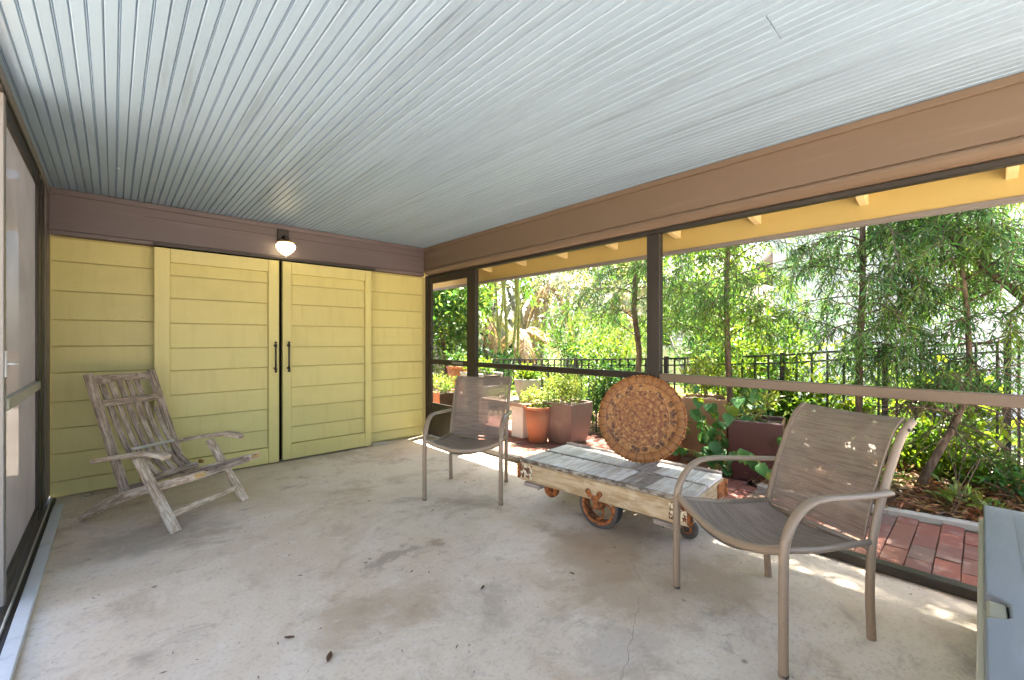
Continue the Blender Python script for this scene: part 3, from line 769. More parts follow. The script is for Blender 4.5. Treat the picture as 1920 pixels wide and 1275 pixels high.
def fern_pine(base, top, rad, label, mt, nb=46, blen=1.0, zlo=.7, seed=0, lean_pts=None, leafL=.085, leafW=.0125, dens=.8, zhi=1.0, zmin=.8):
    rnd.seed(seed)
    t = thing('fern_pine_tree', label, 'tree', base, group='feathery fern pines along the fence')
    b = Vector(base); tp = Vector(top)
    pts = lean_pts or [b.lerp(tp, i / 10) + Vector((rnd.uniform(-.03, .03), rnd.uniform(-.03, .03), 0)) * (0 if i == 0 else 1) for i in range(11)]
    pts = [Vector(p) for p in pts]; n = len(pts)
    MB().sweep(pts, [rad * (1 - .75 * i / (n - 1)) for i in range(n)], n=9).build('trunk', M_bark, t)
    br = MB(); Ps = []; Ds = []
    H = tp.z - b.z
    for k in range(nb):
        f = zlo / H + (zhi - zlo / H) * (k + rnd.random()) / nb
        i = min(int(f * (n - 1)), n - 2); p0 = pts[i].lerp(pts[i + 1], f * (n - 1) - i)
        az = k * 2.39996 + rnd.uniform(-.9, .9); L = blen * (1.05 - .35 * f) * rnd.uniform(.4, 1.25)
        bp = tubepts(p0, (math.cos(az), math.sin(az), rnd.uniform(.0, 1.3)), L, 7, (0, 0, -1.1), .6)
        br.sweep(bp, [.0085 * (1 - .8 * q / 7) for q in range(8)], n=5)
        for q in range(2, 8):
            for _ in range(2 if q < 7 else 3):
                s0 = bp[q].lerp(bp[q - 1], rnd.random()); dd = (bp[q] - bp[q - 1]).normalized()
                td = (dd * .7 + Vector((rnd.uniform(-1, 1), rnd.uniform(-1, 1), rnd.uniform(-.8, .5)))).normalized()
                tl = rnd.uniform(.16, .50)
                tw = tubepts(s0, td, tl, 4, (0, 0, -.9), .3)
                br.sweep(tw, [.0032, .003, .0025, .002, .0012], n=3, caps=False)
                m_ = int(tl / .0105 * dens)
                for a in range(m_):
                    u = (a + rnd.random()) / m_; j = min(int(u * 4), 3); pp = tw[j].lerp(tw[j + 1], u * 4 - j)
                    ax = (tw[j + 1] - tw[j]).normalized(); ph = a * 2.4
                    sv = ax.orthogonal().normalized(); nv = ax.cross(sv)
                    Ps.append(pp); Ds.append(ax * .75 + (sv * math.cos(ph) + nv * math.sin(ph)) * .8 + Vector((0, 0, -.12)))
    br.build('branches', M_bark, t)
    P = np.array(Ps); D = np.array(Ds)
    ok = P[:, 2] > zmin; P = P[ok]; D = D[ok]; nn = len(P)
    quads_obj('foliage', leaf_quads(P, D, rng.uniform(.6, 1.2, nn) * leafL, rng.uniform(.75, 1.2, nn) * leafW, .12), mt, t)
    return t
fern_pine((4.85, 2.92, -.06), (4.82, 2.98, 5.6), .042, 'fern pine with thick straight trunk just left of the middle post', M_pine, 66, 1.1, 1.25, 3, dens=.74)
fern_pine((4.78, 1.80, -.05), (4.72, 1.86, 5.9), .034, 'fern pine with slim straight trunk rising behind the maroon planter', M_pine, 84, 1.05, 1.15, 4, dens=.74)
fern_pine((5.02, .74, -.04), (5.06, .72, 5.8), .032, 'densest dark fern pine in front of the white house', M_pine2, 104, .95, 1.0, 5, dens=.64)
fern_pine((4.80, .36, .0), (4.95, .3, 4.6), .032, 'fern pine with slanted bare lower trunk behind the near chair', M_pine2, 46, .8, 1.15, 6,
          lean_pts=[(4.80, .36, .0), (4.86, .27, .25), (4.93, .17, .50), (4.99, .09, .75), (5.02, .06, 1.0), (5.02, .08, 1.5), (5.0, .14, 2.3), (4.97, .22, 3.4), (4.95, .3, 4.6)], dens=.58)
fern_pine((5.40, -1.1, -.03), (5.0, .36, 2.8), .045, 'fern pine whose thick mossy branch slants in from the right edge', M_pine, 34, .8, 1.1, 8,
          lean_pts=[(5.4, -1.1, -.03), (5.38, -.9, .6), (5.33, -.55, 1.15), (5.26, -.23, 1.56), (5.18, 0, 1.85), (5.11, .18, 2.11), (5.05, .3, 2.4), (5.0, .36, 2.8)], leafL=.095, dens=.66)

def shrub(name, base, rx, ry, h, n, L, W, mt, label, cat='shrub', z0=0, clumps=60, stems=6, group=None, stem_mat=None, seed=0, trunk_r=.012, up=.2, clump_r=.16, droop=.15):
    rnd.seed(seed + 100); g_ = np.random.default_rng(seed + 5)
    t = thing(name, label, cat, base, group=group); b = np.array(base, float)
    C = g_.normal(size=(clumps, 3)); C = unit(C) * (g_.random((clumps, 1)) ** .45)
    C = b + np.array([0, 0, z0 + (h - z0) * .5]) + C * np.array([rx, ry, (h - z0) * .5])
    sm_ = MB()
    for i in range(stems):
        e = C[i * (clumps // max(stems, 1))]
        p0 = Vector(base) + Vector((rnd.uniform(-.3, .3) * rx * .5, rnd.uniform(-.3, .3) * ry * .5, 0)); e = Vector(e)
        midp = p0.lerp(e, .5) + Vector((rnd.uniform(-.1, .1) * rx, rnd.uniform(-.1, .1) * ry, .05 * h))
        sm_.sweep([p0, p0.lerp(midp, .5) + Vector((0, 0, .03 * h)), midp, e], [trunk_r, trunk_r * .85, trunk_r * .65, trunk_r * .3], n=6)
    if stems: sm_.build('stems' if stems > 1 else 'trunk', stem_mat or M_bark, t)
    k = g_.integers(0, clumps, n); size = clump_r * (.6 + .8 * g_.random(clumps))
    O = unit(g_.normal(size=(n, 3))) * (g_.random((n, 1)) ** .5); P = C[k] + O * size[k][:, None]
    P[:, 2] = np.maximum(P[:, 2], b[2] + .01)
    D = O * .8 + g_.normal(size=(n, 3)) * .5 + np.array([0, 0, up])
    quads_obj('foliage', leaf_quads(P, D, g_.uniform(.6, 1.25, n) * L, g_.uniform(.7, 1.2, n) * W, droop), mt, t)
    return t
# bright understorey by the fence
shrub('leafy_shrub', (5.7, 1.75, -.08), .75, .7, 1.75, 3600, .10, .036, M_lime, 'yellow green leafy shrub behind the slim fern pine trunk', seed=1, clumps=70, clump_r=.2)
shrub('leafy_shrub', (5.55, 1.55, -.08), .38, .45, 1.0, 1500, .13, .05, M_mid, 'bright green broad leaved plant by the fence above the maroon planter', cat='plant', seed=2, clumps=30)
shrub('leafy_shrub', (6.1, .75, -.08), .45, .65, .95, 2300, .12, .045, M_lime, 'bright green leafy plant beyond the fence behind the near chair backrest', cat='plant', seed=3, clumps=34)
shrub('leafy_shrub', (6.25, .35, -.08), .45, .55, .95, 420, .22, .17, M_lime, 'large round lime leaved plant beyond the chain link', cat='plant', seed=4, clumps=22, clump_r=.22)
shrub('leafy_shrub', (6.4, -.55, -.08), .45, .55, .60, 900, .14, .05, M_mid, 'low green plant beyond the fence by the white house', cat='plant', seed=5, clumps=26)
shrub('leafy_shrub', (5.1, -.25, -.04), .30, .40, .42, 700, .10, .025, M_mid, 'low weedy plant on the leaf litter near the deck box', cat='plant', seed=6, clumps=22)
shrub('leafy_shrub', (4.72, .62, -.02), .16, .2, .26, 260, .09, .022, M_mid, 'small weedy sprout on the litter behind the near chair', cat='plant', seed=16, clumps=9, stems=3, clump_r=.09)
shrub('leafy_shrub', (4.62, .05, -.02), .2, .3, .13, 220, .09, .03, M_herb, 'pale creeping weed beside the concrete kerb', cat='plant', seed=17, clumps=10, stems=0, clump_r=.08)
shrub('leafy_shrub', (5.75, 3.95, -.08), .5, .5, 1.75, 2700, .12, .026, M_lime, 'yellow green willowy shrub left of the middle post', seed=7, clumps=70, clump_r=.22)
shrub('leafy_shrub', (6.3, 5.2, -.08), .6, .7, 2.1, 3000, .12, .026, M_mid, 'tall mid green willowy shrub in the middle screen bay', seed=8, clumps=80, clump_r=.24)
shrub('leafy_shrub', (5.15, 3.55, -.08), .35, .4, 1.15, 1700, .09, .028, M_deep, 'dark green bush beside the thick fern pine trunk', seed=9, clumps=36)
shrub('leafy_shrub', (6.8, 2.75, -.08), .7, .7, 2.5, 4200, .11, .035, M_mid, 'tall green bush showing just right of the middle post', seed=10, clumps=80, clump_r=.22)
shrub('leafy_shrub', (5.22, 1.12, -.06), .26, .36, .98, 1100, .11, .045, M_lime, 'bright green leafy plant hiding the fence between the two straight trunks', cat='plant', seed=61, clumps=24)
shrub('leafy_shrub', (5.42, .22, -.06), .28, .36, .72, 1000, .12, .04, M_lime, 'bright green leafy plant hiding the fence behind the slanted trunk', cat='plant', seed=62, clumps=24)
# left: dense broadleaf tree seen through the screen door
shrub('broadleaf_tree', (4.55, 6.75, -.08), .85, .8, 3.3, 4600, .13, .055, M_mid, 'dense broadleaf tree with thin trunk seen through the screen door', cat='tree', z0=.9, seed=11, clumps=90, clump_r=.25, stems=1, stem_mat=M_bark, trunk_r=.05)
shrub('leafy_shrub', (3.95, 7.4, -.08), .6, .7, 2.4, 3000, .12, .05, M_mid, 'green shrub beside the yellow wall end outside the screen door', seed=12, clumps=60, clump_r=.24)
shrub('leafy_shrub', (6.0, 7.1, -.08), .55, .6, 1.25, 1900, .12, .05, M_deep, 'rounded bush at the foot of the green palm canes', seed=13, clumps=44, clump_r=.2)

# clumping palm with ringed green canes, and other palms
def palm(base, h, r, fronds, label, canes, mt_c, mt_f, spread=.35, fl=1.5, dead=0, seed=0):
    rnd.seed(seed + 55); t = thing('palm_tree', label, 'palm', base); b = Vector(base); tops = []
    for i in range(canes):
        a = rnd.uniform(0, 6.28); q = b + Vector((math.cos(a), math.sin(a), 0)) * spread * rnd.random(); hh = h * rnd.uniform(.75, 1.05)
        e = q + Vector((rnd.uniform(-.25, .25), rnd.uniform(-.25, .25), hh)); m_ = q.lerp(e, .5) + Vector((rnd.uniform(-.08, .08), rnd.uniform(-.08, .08), 0))
        MB().sweep([q, q.lerp(m_, .5), m_, m_.lerp(e, .5), e], [r * 1.2, r, r * .95, r * .9, r * .8], n=8).build('trunk', mt_c, t); tops.append(e)
    for mt2, cnt, down in ((mt_f, fronds, False), (M_dead, dead, True)):
        P = []; D = []; LL = []; st = MB()
        if not cnt: continue
        for k in range(cnt):
            e = tops[k % len(tops)]; a = rnd.uniform(0, 6.28); up = rnd.uniform(-.1, .9) if not down else rnd.uniform(-1.2, -.4)
            pts = tubepts(e + Vector((0, 0, -.1 if down else 0)), (math.cos(a), math.sin(a), up), fl * rnd.uniform(.7, 1.1), 9, (0, 0, -1.5 if not down else -1.6), .15)
            st.sweep(pts, [.012 * (1 - .8 * i_ / 9) for i_ in range(10)], n=4, caps=False)
            for i_ in range(1, 9):
                for s_ in range(5):
                    p = pts[i_].lerp(pts[i_ + 1], s_ / 5); ax = (pts[i_ + 1] - pts[i_]).normalized(); sv = ax.cross(Vector((0, 0, 1))).normalized()
                    for sg in (-1, 1):
                        P.append(p); D.append(ax * .6 + sv * sg * .8 + Vector((0, 0, -.35 if not down else -.7))); LL.append(.38 * (1 - abs(i_ - 4) / 7))
        st.build('frond_stems', M_dead if down else mt_c, t)
        quads_obj('dead_fronds' if down else 'fronds', leaf_quads(np.array(P), np.array(D), np.array(LL), .03, .25), mt2, t)
    return t
palm((7.05, 7.75, -.08), 3.8, .036, 12, 'clump of slender ringed green palm canes', 7, M_cane, M_mid, .42, 1.5, 0, 1)
palm((8.3, 10.0, -.08), 2.9, .07, 8, 'palm with brown shaggy dead fronds under its crown', 1, M_bark, M_far, .05, 1.6, 10, 2)
palm((10.1, 9.7, -.08), 3.5, .10, 10, 'grey trunked palm hung with pale dead fronds', 1, M_bark2, M_far, .05, 2.0, 12, 3)
palm((8.75, 8.5, -.08), 1.5, .08, 9, 'short palm with collapsed grey fronds over the lawn', 1, M_bark2, M_dead, .05, 1.4, 14, 4)
palm((9.45, 6.25, -.08), 2.5, .06, 12, 'palm with tan fronds between the yellow green shrubs', 2, M_bark2, M_far, .3, 1.5, 8, 6)

# far trees
def far_tree(base, h, rx, label, mt, n, seed, L=.24, W=.10, z0=None, trunk=.14, bark_=None):
    return shrub('background_tree', base, rx, rx, h, n, L, W, mt, label, cat='tree', z0=h * .3 if z0 is None else z0, clumps=95, clump_r=.5 * rx / 1.8, stems=5, stem_mat=bark_ or M_bark2, seed=seed, trunk_r=trunk, group='trees in the garden beyond the fence')
far_tree((8.0, 11.8, -.08), 6.5, 2.0, 'grey olive tree far behind the screen door', M_far, 5200, 21)
far_tree((12.2, 14.6, -.08), 7.5, 2.2, 'tall thin crowned tree behind the palm canes', M_far, 2600, 22)
far_tree((14.0, 14.3, -.08), 8, 2.6, 'wide olive tree behind the grey palm', M_far, 3000, 23)
far_tree((12.3, 10.3, -.08), 6.2, 2.0, 'yellow green tree in the middle of the garden', M_mid, 2600, 24, .2, .08)
far_tree((9.9, 7.0, -.08), 4.8, 1.6, 'airy green tree just beyond the fence in the middle bay', M_far, 2600, 25, .15, .045, 1.2, .06)
far_tree((15.8, 10.0, -.08), 6.8, 2.2, 'broad green tree behind the tan palm', M_mid, 4600, 26)
far_tree((9.0, 3.95, -.08), 4.4, 1.0, 'lime green tree beside the beige house', M_lime, 3600, 27, .13, .06, .9, .05)
far_tree((21.0, 9.5, -.08), 8.5, 2.8, 'dark background tree beyond the beige house', M_deep, 5200, 28)
far_tree((14.5, 20.5, -.08), 8, 2.6, 'dark tree at the back of the lawn', M_deep, 4200, 29)
far_tree((6.4, 9.9, -.08), 5.0, 1.4, 'leafy tree just behind the broadleaf tree at the door', M_mid, 4200, 30, .18, .08)
shrub('hedge', (14.4, 15.6, -.08), 2.6, .6, 1.5, 5200, .2, .1, M_deep, 'low dark clipped hedge at the far side of the lawn', cat='hedge', seed=33, clumps=110, stems=3, clump_r=.5)

# ---- iron fence
fence = thing('iron_fence', 'black iron picket fence with chain link running behind the planting bed', 'fence', (5.3, 1.5, -.08))
FP = [(5.98, -1.0, 1.26), (5.62, -.15, 1.225), (5.38, .62, 1.165), (5.30, 1.45, 1.075), (5.24, 2.75, 1.0), (5.20, 4.2, .94), (5.16, 5.4, .90), (5.12, 6.4, .87)]
for (x0, y0, z0), (x1, y1, z1) in zip(FP, FP[1:]):
    MB().bar((x0, y0, z0), (x1, y1, z1), .045, .022).build('top_rail', M_black, fence)
    MB().bar((x0, y0, z0 - .085), (x1, y1, z1 - .085), .022, .018).build('upper_rail', M_black, fence)
    MB().bar((x0, y0, z0 - 1.14), (x1, y1, z1 - 1.14), .03, .025).build('bottom_rail', M_black, fence)
for (x0, y0, z0) in FP[1:]:
    MB().box((x0 - .022, y0 - .022, z0 - 1.3), (x0 + .022, y0 + .022, z0 + .03)).build('post', M_black, fence)
def fence_at(s_):
    acc = 0
    for a, b in zip(FP, FP[1:]):
        L = math.dist(a[:2], b[:2])
        if acc + L >= s_: return Vector(a).lerp(Vector(b), (s_ - acc) / L)
        acc += L
    return None
s_ = .06
while True:
    p = fence_at(s_)
    if p is None: break
    MB().box((p.x - .009, p.y - .009, p.z - 1.16), (p.x + .009, p.y + .009, p.z - .01)).build('picket', M_black, fence); s_ += .132
# chain link behind the pickets
wm = MB(); pitch = .06; Ltot = 2.7; Hh = 1.05
k = -int(Hh / pitch)
while k * pitch < Ltot:
    for sg in (1, -1):
        c = []
        for j in range(0, 12):
            zz = Hh * j / 11; ss = k * pitch + (zz if sg > 0 else Hh - zz)
            if 0 <= ss <= Ltot:
                p = fence_at(ss); c.append((p.x + .03, p.y, p.z - 1.12 + zz))
        if len(c) > 1: wm.sweep(c, .0026, n=3, caps=False)
    k += 1
wm.build('chain_link_mesh', M_black, fence, kind='stuff')

# ---- buildings beyond
nh = thing('white_house', 'white lap sided house beyond the fence on the right', 'house', (10, -1, 0))
HX = 9.2
MB().box((HX + .03, -9, -.1), (HX + 5, 2.6, 3.75)).build('wall', M_white, nh)
z = -.08
while z < 3.6:
    m = MB(); m.extrude([(HX - .012, z), (HX + .012, z + .19), (HX + .026, z + .19), (HX + .02, z)], -9, 2.6, 'y'); m.build('siding_board', M_white, nh); z += .178
MB().box((HX - .03, 2.58, -.1), (HX + .06, 2.67, 3.75)).build('corner_board', M_white, nh)
MB().sweep([(HX - .06, 1.02, -.05), (HX - .06, 1.02, 3.2), (HX - .3, 1.02, 3.35)], .04, .03, side=(0, 1, 0), square=True).build('downspout', M_greytrim, nh)
m = MB(); m.extrude([(HX - .18, 3.72), (HX + 5, 5.4), (HX + 5, 5.5), (HX - .18, 3.84)], -9.3, 2.9, 'y'); m.build('roof', M_roof, nh)
bh = thing('beige_house', 'beige house with a white window and air conditioner beyond the lime tree', 'house', (15.5, 7, 0))
MB().box((14.6, 5.2, -.1), (20, 10.0, 3.2)).build('wall', M_beige, bh)
wf = MB().box((14.56, 7.35, .95), (14.6, 8.35, 2.0)).build('window', M_white, bh)
MB().box((14.545, 7.42, 1.05), (14.555, 7.86, 1.95)).build('pane', M_dark, wf); MB().box((14.545, 7.90, 1.05), (14.555, 8.28, 1.95)).build('pane', M_dark, wf)
ac = MB().box((14.2, 6.75, .8), (14.59, 7.25, 1.3)).build('air_conditioner', M_white, bh, .01)
m = MB()
for i in range(6): m.box((14.19, 6.8, .86 + i * .065), (14.199, 7.2, .90 + i * .065))
m.build('grille', M_greytrim, ac)
m = MB(); m.extrude([(14.1, 3.1), (17.3, 4.6), (20.5, 3.1), (20.5, 3.22), (17.3, 4.72), (14.1, 3.22)], 4.8, 10.4, 'y'); m.build('roof', M_roof, bh)
ch = thing('brick_pier', 'red brick pier at the corner of the white house', 'pier', (9.5, 2.85, 0))
for i in range(22):
    for j in range(2):
        o_ = .11 if i % 2 else 0
        MB().box((9.3, 2.70 + j * .225 + o_ * .3, -.1 + i * .078), (9.54, 2.70 + j * .225 + .215 + o_ * .3, -.1 + i * .078 + .068)).build('brick', M_redbrick, ch)
pf = thing('pale_fence', 'pale wooden paling fence below the beige house', 'fence', (12.6, 6.5, 0))
for i in range(26):
    MB().box((12.6, 5.0 + i * .13, -.08), (12.625, 5.0 + i * .13 + .115, .98 + .02 * (i % 2))).build('paling', M_beige, pf)
wb = thing('white_cottage', 'low white cottage far across the lawn', 'house', (19, 23, 0))
MB().box((14.5, 23, -.1), (25, 28, 2.6)).build('wall', M_white, wb)
for k_ in range(3):
    q_ = MB().box((16 + 2.6 * k_, 22.95, .9), (17 + 2.6 * k_, 23, 2)).build('window', M_white, wb); MB().box((16.08 + 2.6 * k_, 22.93, .98), (16.92 + 2.6 * k_, 22.945, 1.92)).build('pane', M_dark, q_)
m = MB(); m.extrude([(22.4, 2.5), (25.5, 4.2), (28.5, 2.5), (28.5, 2.62), (25.5, 4.32), (22.4, 2.62)], 14, 25.5, 'x'); m.build('roof', M_roof, wb)

# ================================================================== PLANTERS AND POTS outside
def round_pot(name, c, r0, r1, h, mt, label, cat='pot', rim=.035, group=None):
    t = thing(name, label, cat, c, group=group); th = .016
    MB().lathe([(0, .0), (r0, 0), (r0 + (r1 - r0) * .86, h - rim), (r1 - th * 1.4, h - rim), (r0, h * .5), (0, h * .5)], c, 36).build('body', mt, t)
    MB().lathe([(r1 - .006, h - rim), (r1 + .006, h - rim + .004), (r1 + .01, h - .006), (r1 + .004, h), (r1 - th, h), (r1 - th, h - rim * 1.2)], c, 36).build('rim', mt, t)
    MB().lathe([(r1 - th * 1.05, h - .03), (r1 * .5, h - .022), (0, h - .018)], c, 24).build('soil', M_soil, t)
    return t
def square_pot(name, c, s0, s1, h, rot, mt, label, bulge=0, cat='planter', round_=.02):
    t = thing(name, label, cat, c, rotz=rot); th = .025
    m = MB(); rings = [(0, s0)] + [(h * k / 6, s0 + (s1 - s0) * k / 6 + bulge * math.sin(math.pi * k / 6)) for k in range(1, 7)]
    b = 0
    for z, s in rings:
        for (i, j) in ((-1, -1), (1, -1), (1, 1), (-1, 1)): m.v.append((i * s / 2, j * s / 2, z))
    for (z, s) in ((h, s1 - 2 * th), (h * .5, s1 - 2.6 * th)):
        for (i, j) in ((-1, -1), (1, -1), (1, 1), (-1, 1)): m.v.append((i * s / 2, j * s / 2, z))
    nr = len(rings) + 2
    for r in range(nr - 1):
        for j in range(4):
            k = (j + 1) % 4; m.face((r * 4 + j, r * 4 + k, r * 4 + 4 + k, r * 4 + 4 + j))
    m.face((3, 2, 1, 0)); m.build('body', mt, t, bevel=round_, world=False, seg=3)
    MB().box((-s1 / 2 + th * 1.15, -s1 / 2 + th * 1.15, h - .06), (s1 / 2 - th * 1.15, s1 / 2 - th * 1.15, h - .035)).build('soil', M_soil, t, world=False)
    return t
GZ = -.024
round_pot('terracotta_pot', (3.905, 3.755, GZ), .115, .172, .44, M_terra, 'round terracotta pot standing left of the purple brown square planter')
square_pot('square_planter', (4.17, 3.50, GZ), .34, .46, .50, R(4), M_pinkpot, 'tapered purple brown square planter behind the cart end', .02)
square_pot('square_planter', (4.82, 2.08, GZ), .42, .46, .64, R(20), M_copper, 'tan copper coloured square planter behind the round tray')
round_pot('terracotta_pot', (4.36, 2.24, GZ), .10, .15, .26, M_terra, 'small terracotta pot low behind the round tray')
square_pot('square_planter', (4.36, 1.40, GZ), .36, .44, .545, R(13), M_darkpot, 'dark maroon glazed square planter behind the near chair', .01)
# plank bench with pots on it
be = thing('plank_bench', 'low plank bench on white masonry blocks holding stone bowls', 'bench', (4.0, 5.0, GZ))
for y0, y1 in ((3.98, 4.2), (5.1, 5.32), (6.0, 6.2)):
    MB().box((3.86, y0, GZ), (4.22, y1, .385)).build('block', M_whitepaint, be, .006)
MB().box((3.80, 3.84, .387), (4.03, 6.35, .432)).build('plank', M_bench, be, .004); MB().box((4.045, 3.80, .387), (4.28, 6.35, .430)).build('plank', M_bench, be, .004)
def bowl(c, r, h, label, mt=M_stone):
    t = thing('stone_bowl', label, 'bowl', c)
    MB().lathe([(0, 0), (r * .62, 0), (r * .70, h * .15), (r * .92, h * .6), (r, h * .93), (r * 1.02, h), (r * .90, h), (r * .86, h * .7), (0, h * .68)], c, 36).build('body', mt, t)
    MB().lathe([(r * .88, h * .86), (0, h * .9)], c, 20).build('soil', M_soil, t); return t
bowl((4.08, 4.12, .432), .175, .29, 'round grey stone bowl at the near end of the plank bench')
tr_ = thing('stone_trough', 'pale grey stone trough on the plank bench behind the far chair', 'trough', (4.04, 5.05, .432))
m = MB(); m.extrude([(-.17, 0), (.17, 0), (.21, .33), (.17, .33), (.15, .15), (-.15, .15), (-.17, .33), (-.21, .33)], -.26, .26, 'y'); m.build('body', M_stone, tr_, .01, world=False)
MB().box((-.15, -.235, .16), (.15, .235, .29)).build('soil', M_soil, tr_, world=False)
round_pot('terracotta_pot', (4.08, 5.72, .432), .11, .17, .39, M_terra, 'terracotta pot on the plank bench seen through the screen door')
tb = thing('terracotta_trough', 'long terracotta trough on the ground outside the screen door', 'trough', (3.60, 5.62, GZ))
m = MB(); m.extrude([(-.17, 0), (.17, 0), (.21, .52), (.17, .52), (.15, .25), (-.15, .25), (-.17, .52), (-.21, .52)], -.38, .38, 'y'); m.build('body', M_terra, tb, .01, world=False)
MB().box((-.15, -.36, .26), (.15, .36, .49)).build('soil', M_soil, tb, world=False)
# plants in pots
def pot_plant(base, rx, h, n, L, W, mt, label, seed, clumps=18, up=.4, cr=.09):
    return shrub('potted_plant', base, rx, rx, h, n, L, W, mt, label, cat='plant', z0=0, clumps=clumps, stems=5, seed=seed, trunk_r=.005, stem_mat=M_cane, up=up, clump_r=cr)
pot_plant((3.90, 3.73, .40), .21, .26, 900, .045, .018, M_herb, 'pale green bushy herb spilling over the round terracotta pot', 41, 26)
pot_plant((4.17, 3.50, .45), .26, .34, 1500, .06, .014, M_herb, 'feathery green plant filling the purple brown square planter', 42, 30, .8)
pot_plant((4.08, 4.12, .70), .19, .14, 500, .06, .035, M_lime, 'yellow green plant in the round stone bowl', 43, 14)
pot_plant((4.04, 5.05, .74), .24, .20, 600, .06, .035, M_lime, 'yellow green plant in the pale stone trough', 44, 14)
pot_plant((3.60, 5.45, .48), .25, .24, 600, .06, .022, M_herb, 'pale green plant in the terracotta trough', 45, 16)
pot_plant((4.08, 5.72, .80), .16, .25, 500, .06, .03, M_mid, 'green plant in the terracotta pot on the bench', 46, 14)
pot_plant((4.36, 2.24, .22), .16, .2, 300, .07, .02, M_mid, 'small green plant in the low terracotta pot behind the tray', 47, 10)
pot_plant((4.36, 1.40, .50), .2, .25, 260, .07, .02, M_herb, 'thin stemmed plant in the dark maroon planter', 48, 12)
pot_plant((4.82, 2.08, .60), .2, .42, 500, .10, .018, M_herb, 'grassy plant in the tan copper planter', 49, 14, .9)
pot_plant((4.02, 4.55, .432), .14, .12, 300, .05, .02, M_herb, 'low trailing succulent between bowls on the plank bench', 50, 8)

# vine with large heart leaves
def heart_leaf(mt):
    m = MB(); N = 9
    prof = [(0, .0), (.10, .30), (.24, .47), (.42, .50), (.60, .42), (.80, .22), (1, 0)]
    for t_, w_ in prof:
        for sx in (-1, -.5, 0, .5, 1):
            back = -.10 * (1 if t_ == .10 else .6 if t_ == .24 else 0) * abs(sx)
            m.v.append((sx * w_, t_ + back, .10 * abs(sx) * w_ * 2 - .16 * t_ * t_ + (.02 if abs(sx) == .5 else 0)))
    for i in range(len(prof) - 1):
        for j in range(4): m.face((i * 5 + j, i * 5 + j + 1, i * 5 + 6 + j, i * 5 + 5 + j), smooth=True)
    return m.mesh('leaf', mt)
vn = thing('heart_leaf_vine', 'climbing vine with large heart shaped leaves in front of the maroon planter', 'plant', (4.18, 1.72, GZ))
rnd.seed(77); HM = heart_leaf(M_heart); HL = heart_leaf(M_lime); stm = MB()
leafspots = []
for k in range(15):
    d0 = Vector((rnd.uniform(-.5, .35), rnd.uniform(-1, .75), rnd.uniform(.9, 2.2)))
    pts = tubepts((4.2 + rnd.uniform(-.05, .05), 1.66 + rnd.uniform(-.1, .1), GZ), d0, rnd.uniform(.55, 1.05), 8, (-.1, 0, -1.5), .5)
    stm.sweep(pts, [.005] * 5 + [.004, .003, .003, .002], n=5)
    for i in range(2, 9):
        for _ in range(1 if i < 5 else 2): leafspots.append((pts[i], k))
stm.build('stems', M_cane, vn)
for (p, k) in leafspots:
    sc = rnd.uniform(.055, .125); a = rnd.uniform(0, 6.28)
    q = p + Vector((math.cos(a), math.sin(a), .2)) * rnd.uniform(.02, .06)
    face = math.atan2(-1.6, -.5) if rnd.random() < .6 else a
    inst(HL if rnd.random() < .12 else HM, 'leaf', vn, q, (rnd.uniform(-1.3, -.15), rnd.uniform(-.4, .4), math.radians(90) + a if rnd.random() < .5 else math.radians(120) + rnd.uniform(-.7, .7)), (sc * .95, sc, sc))

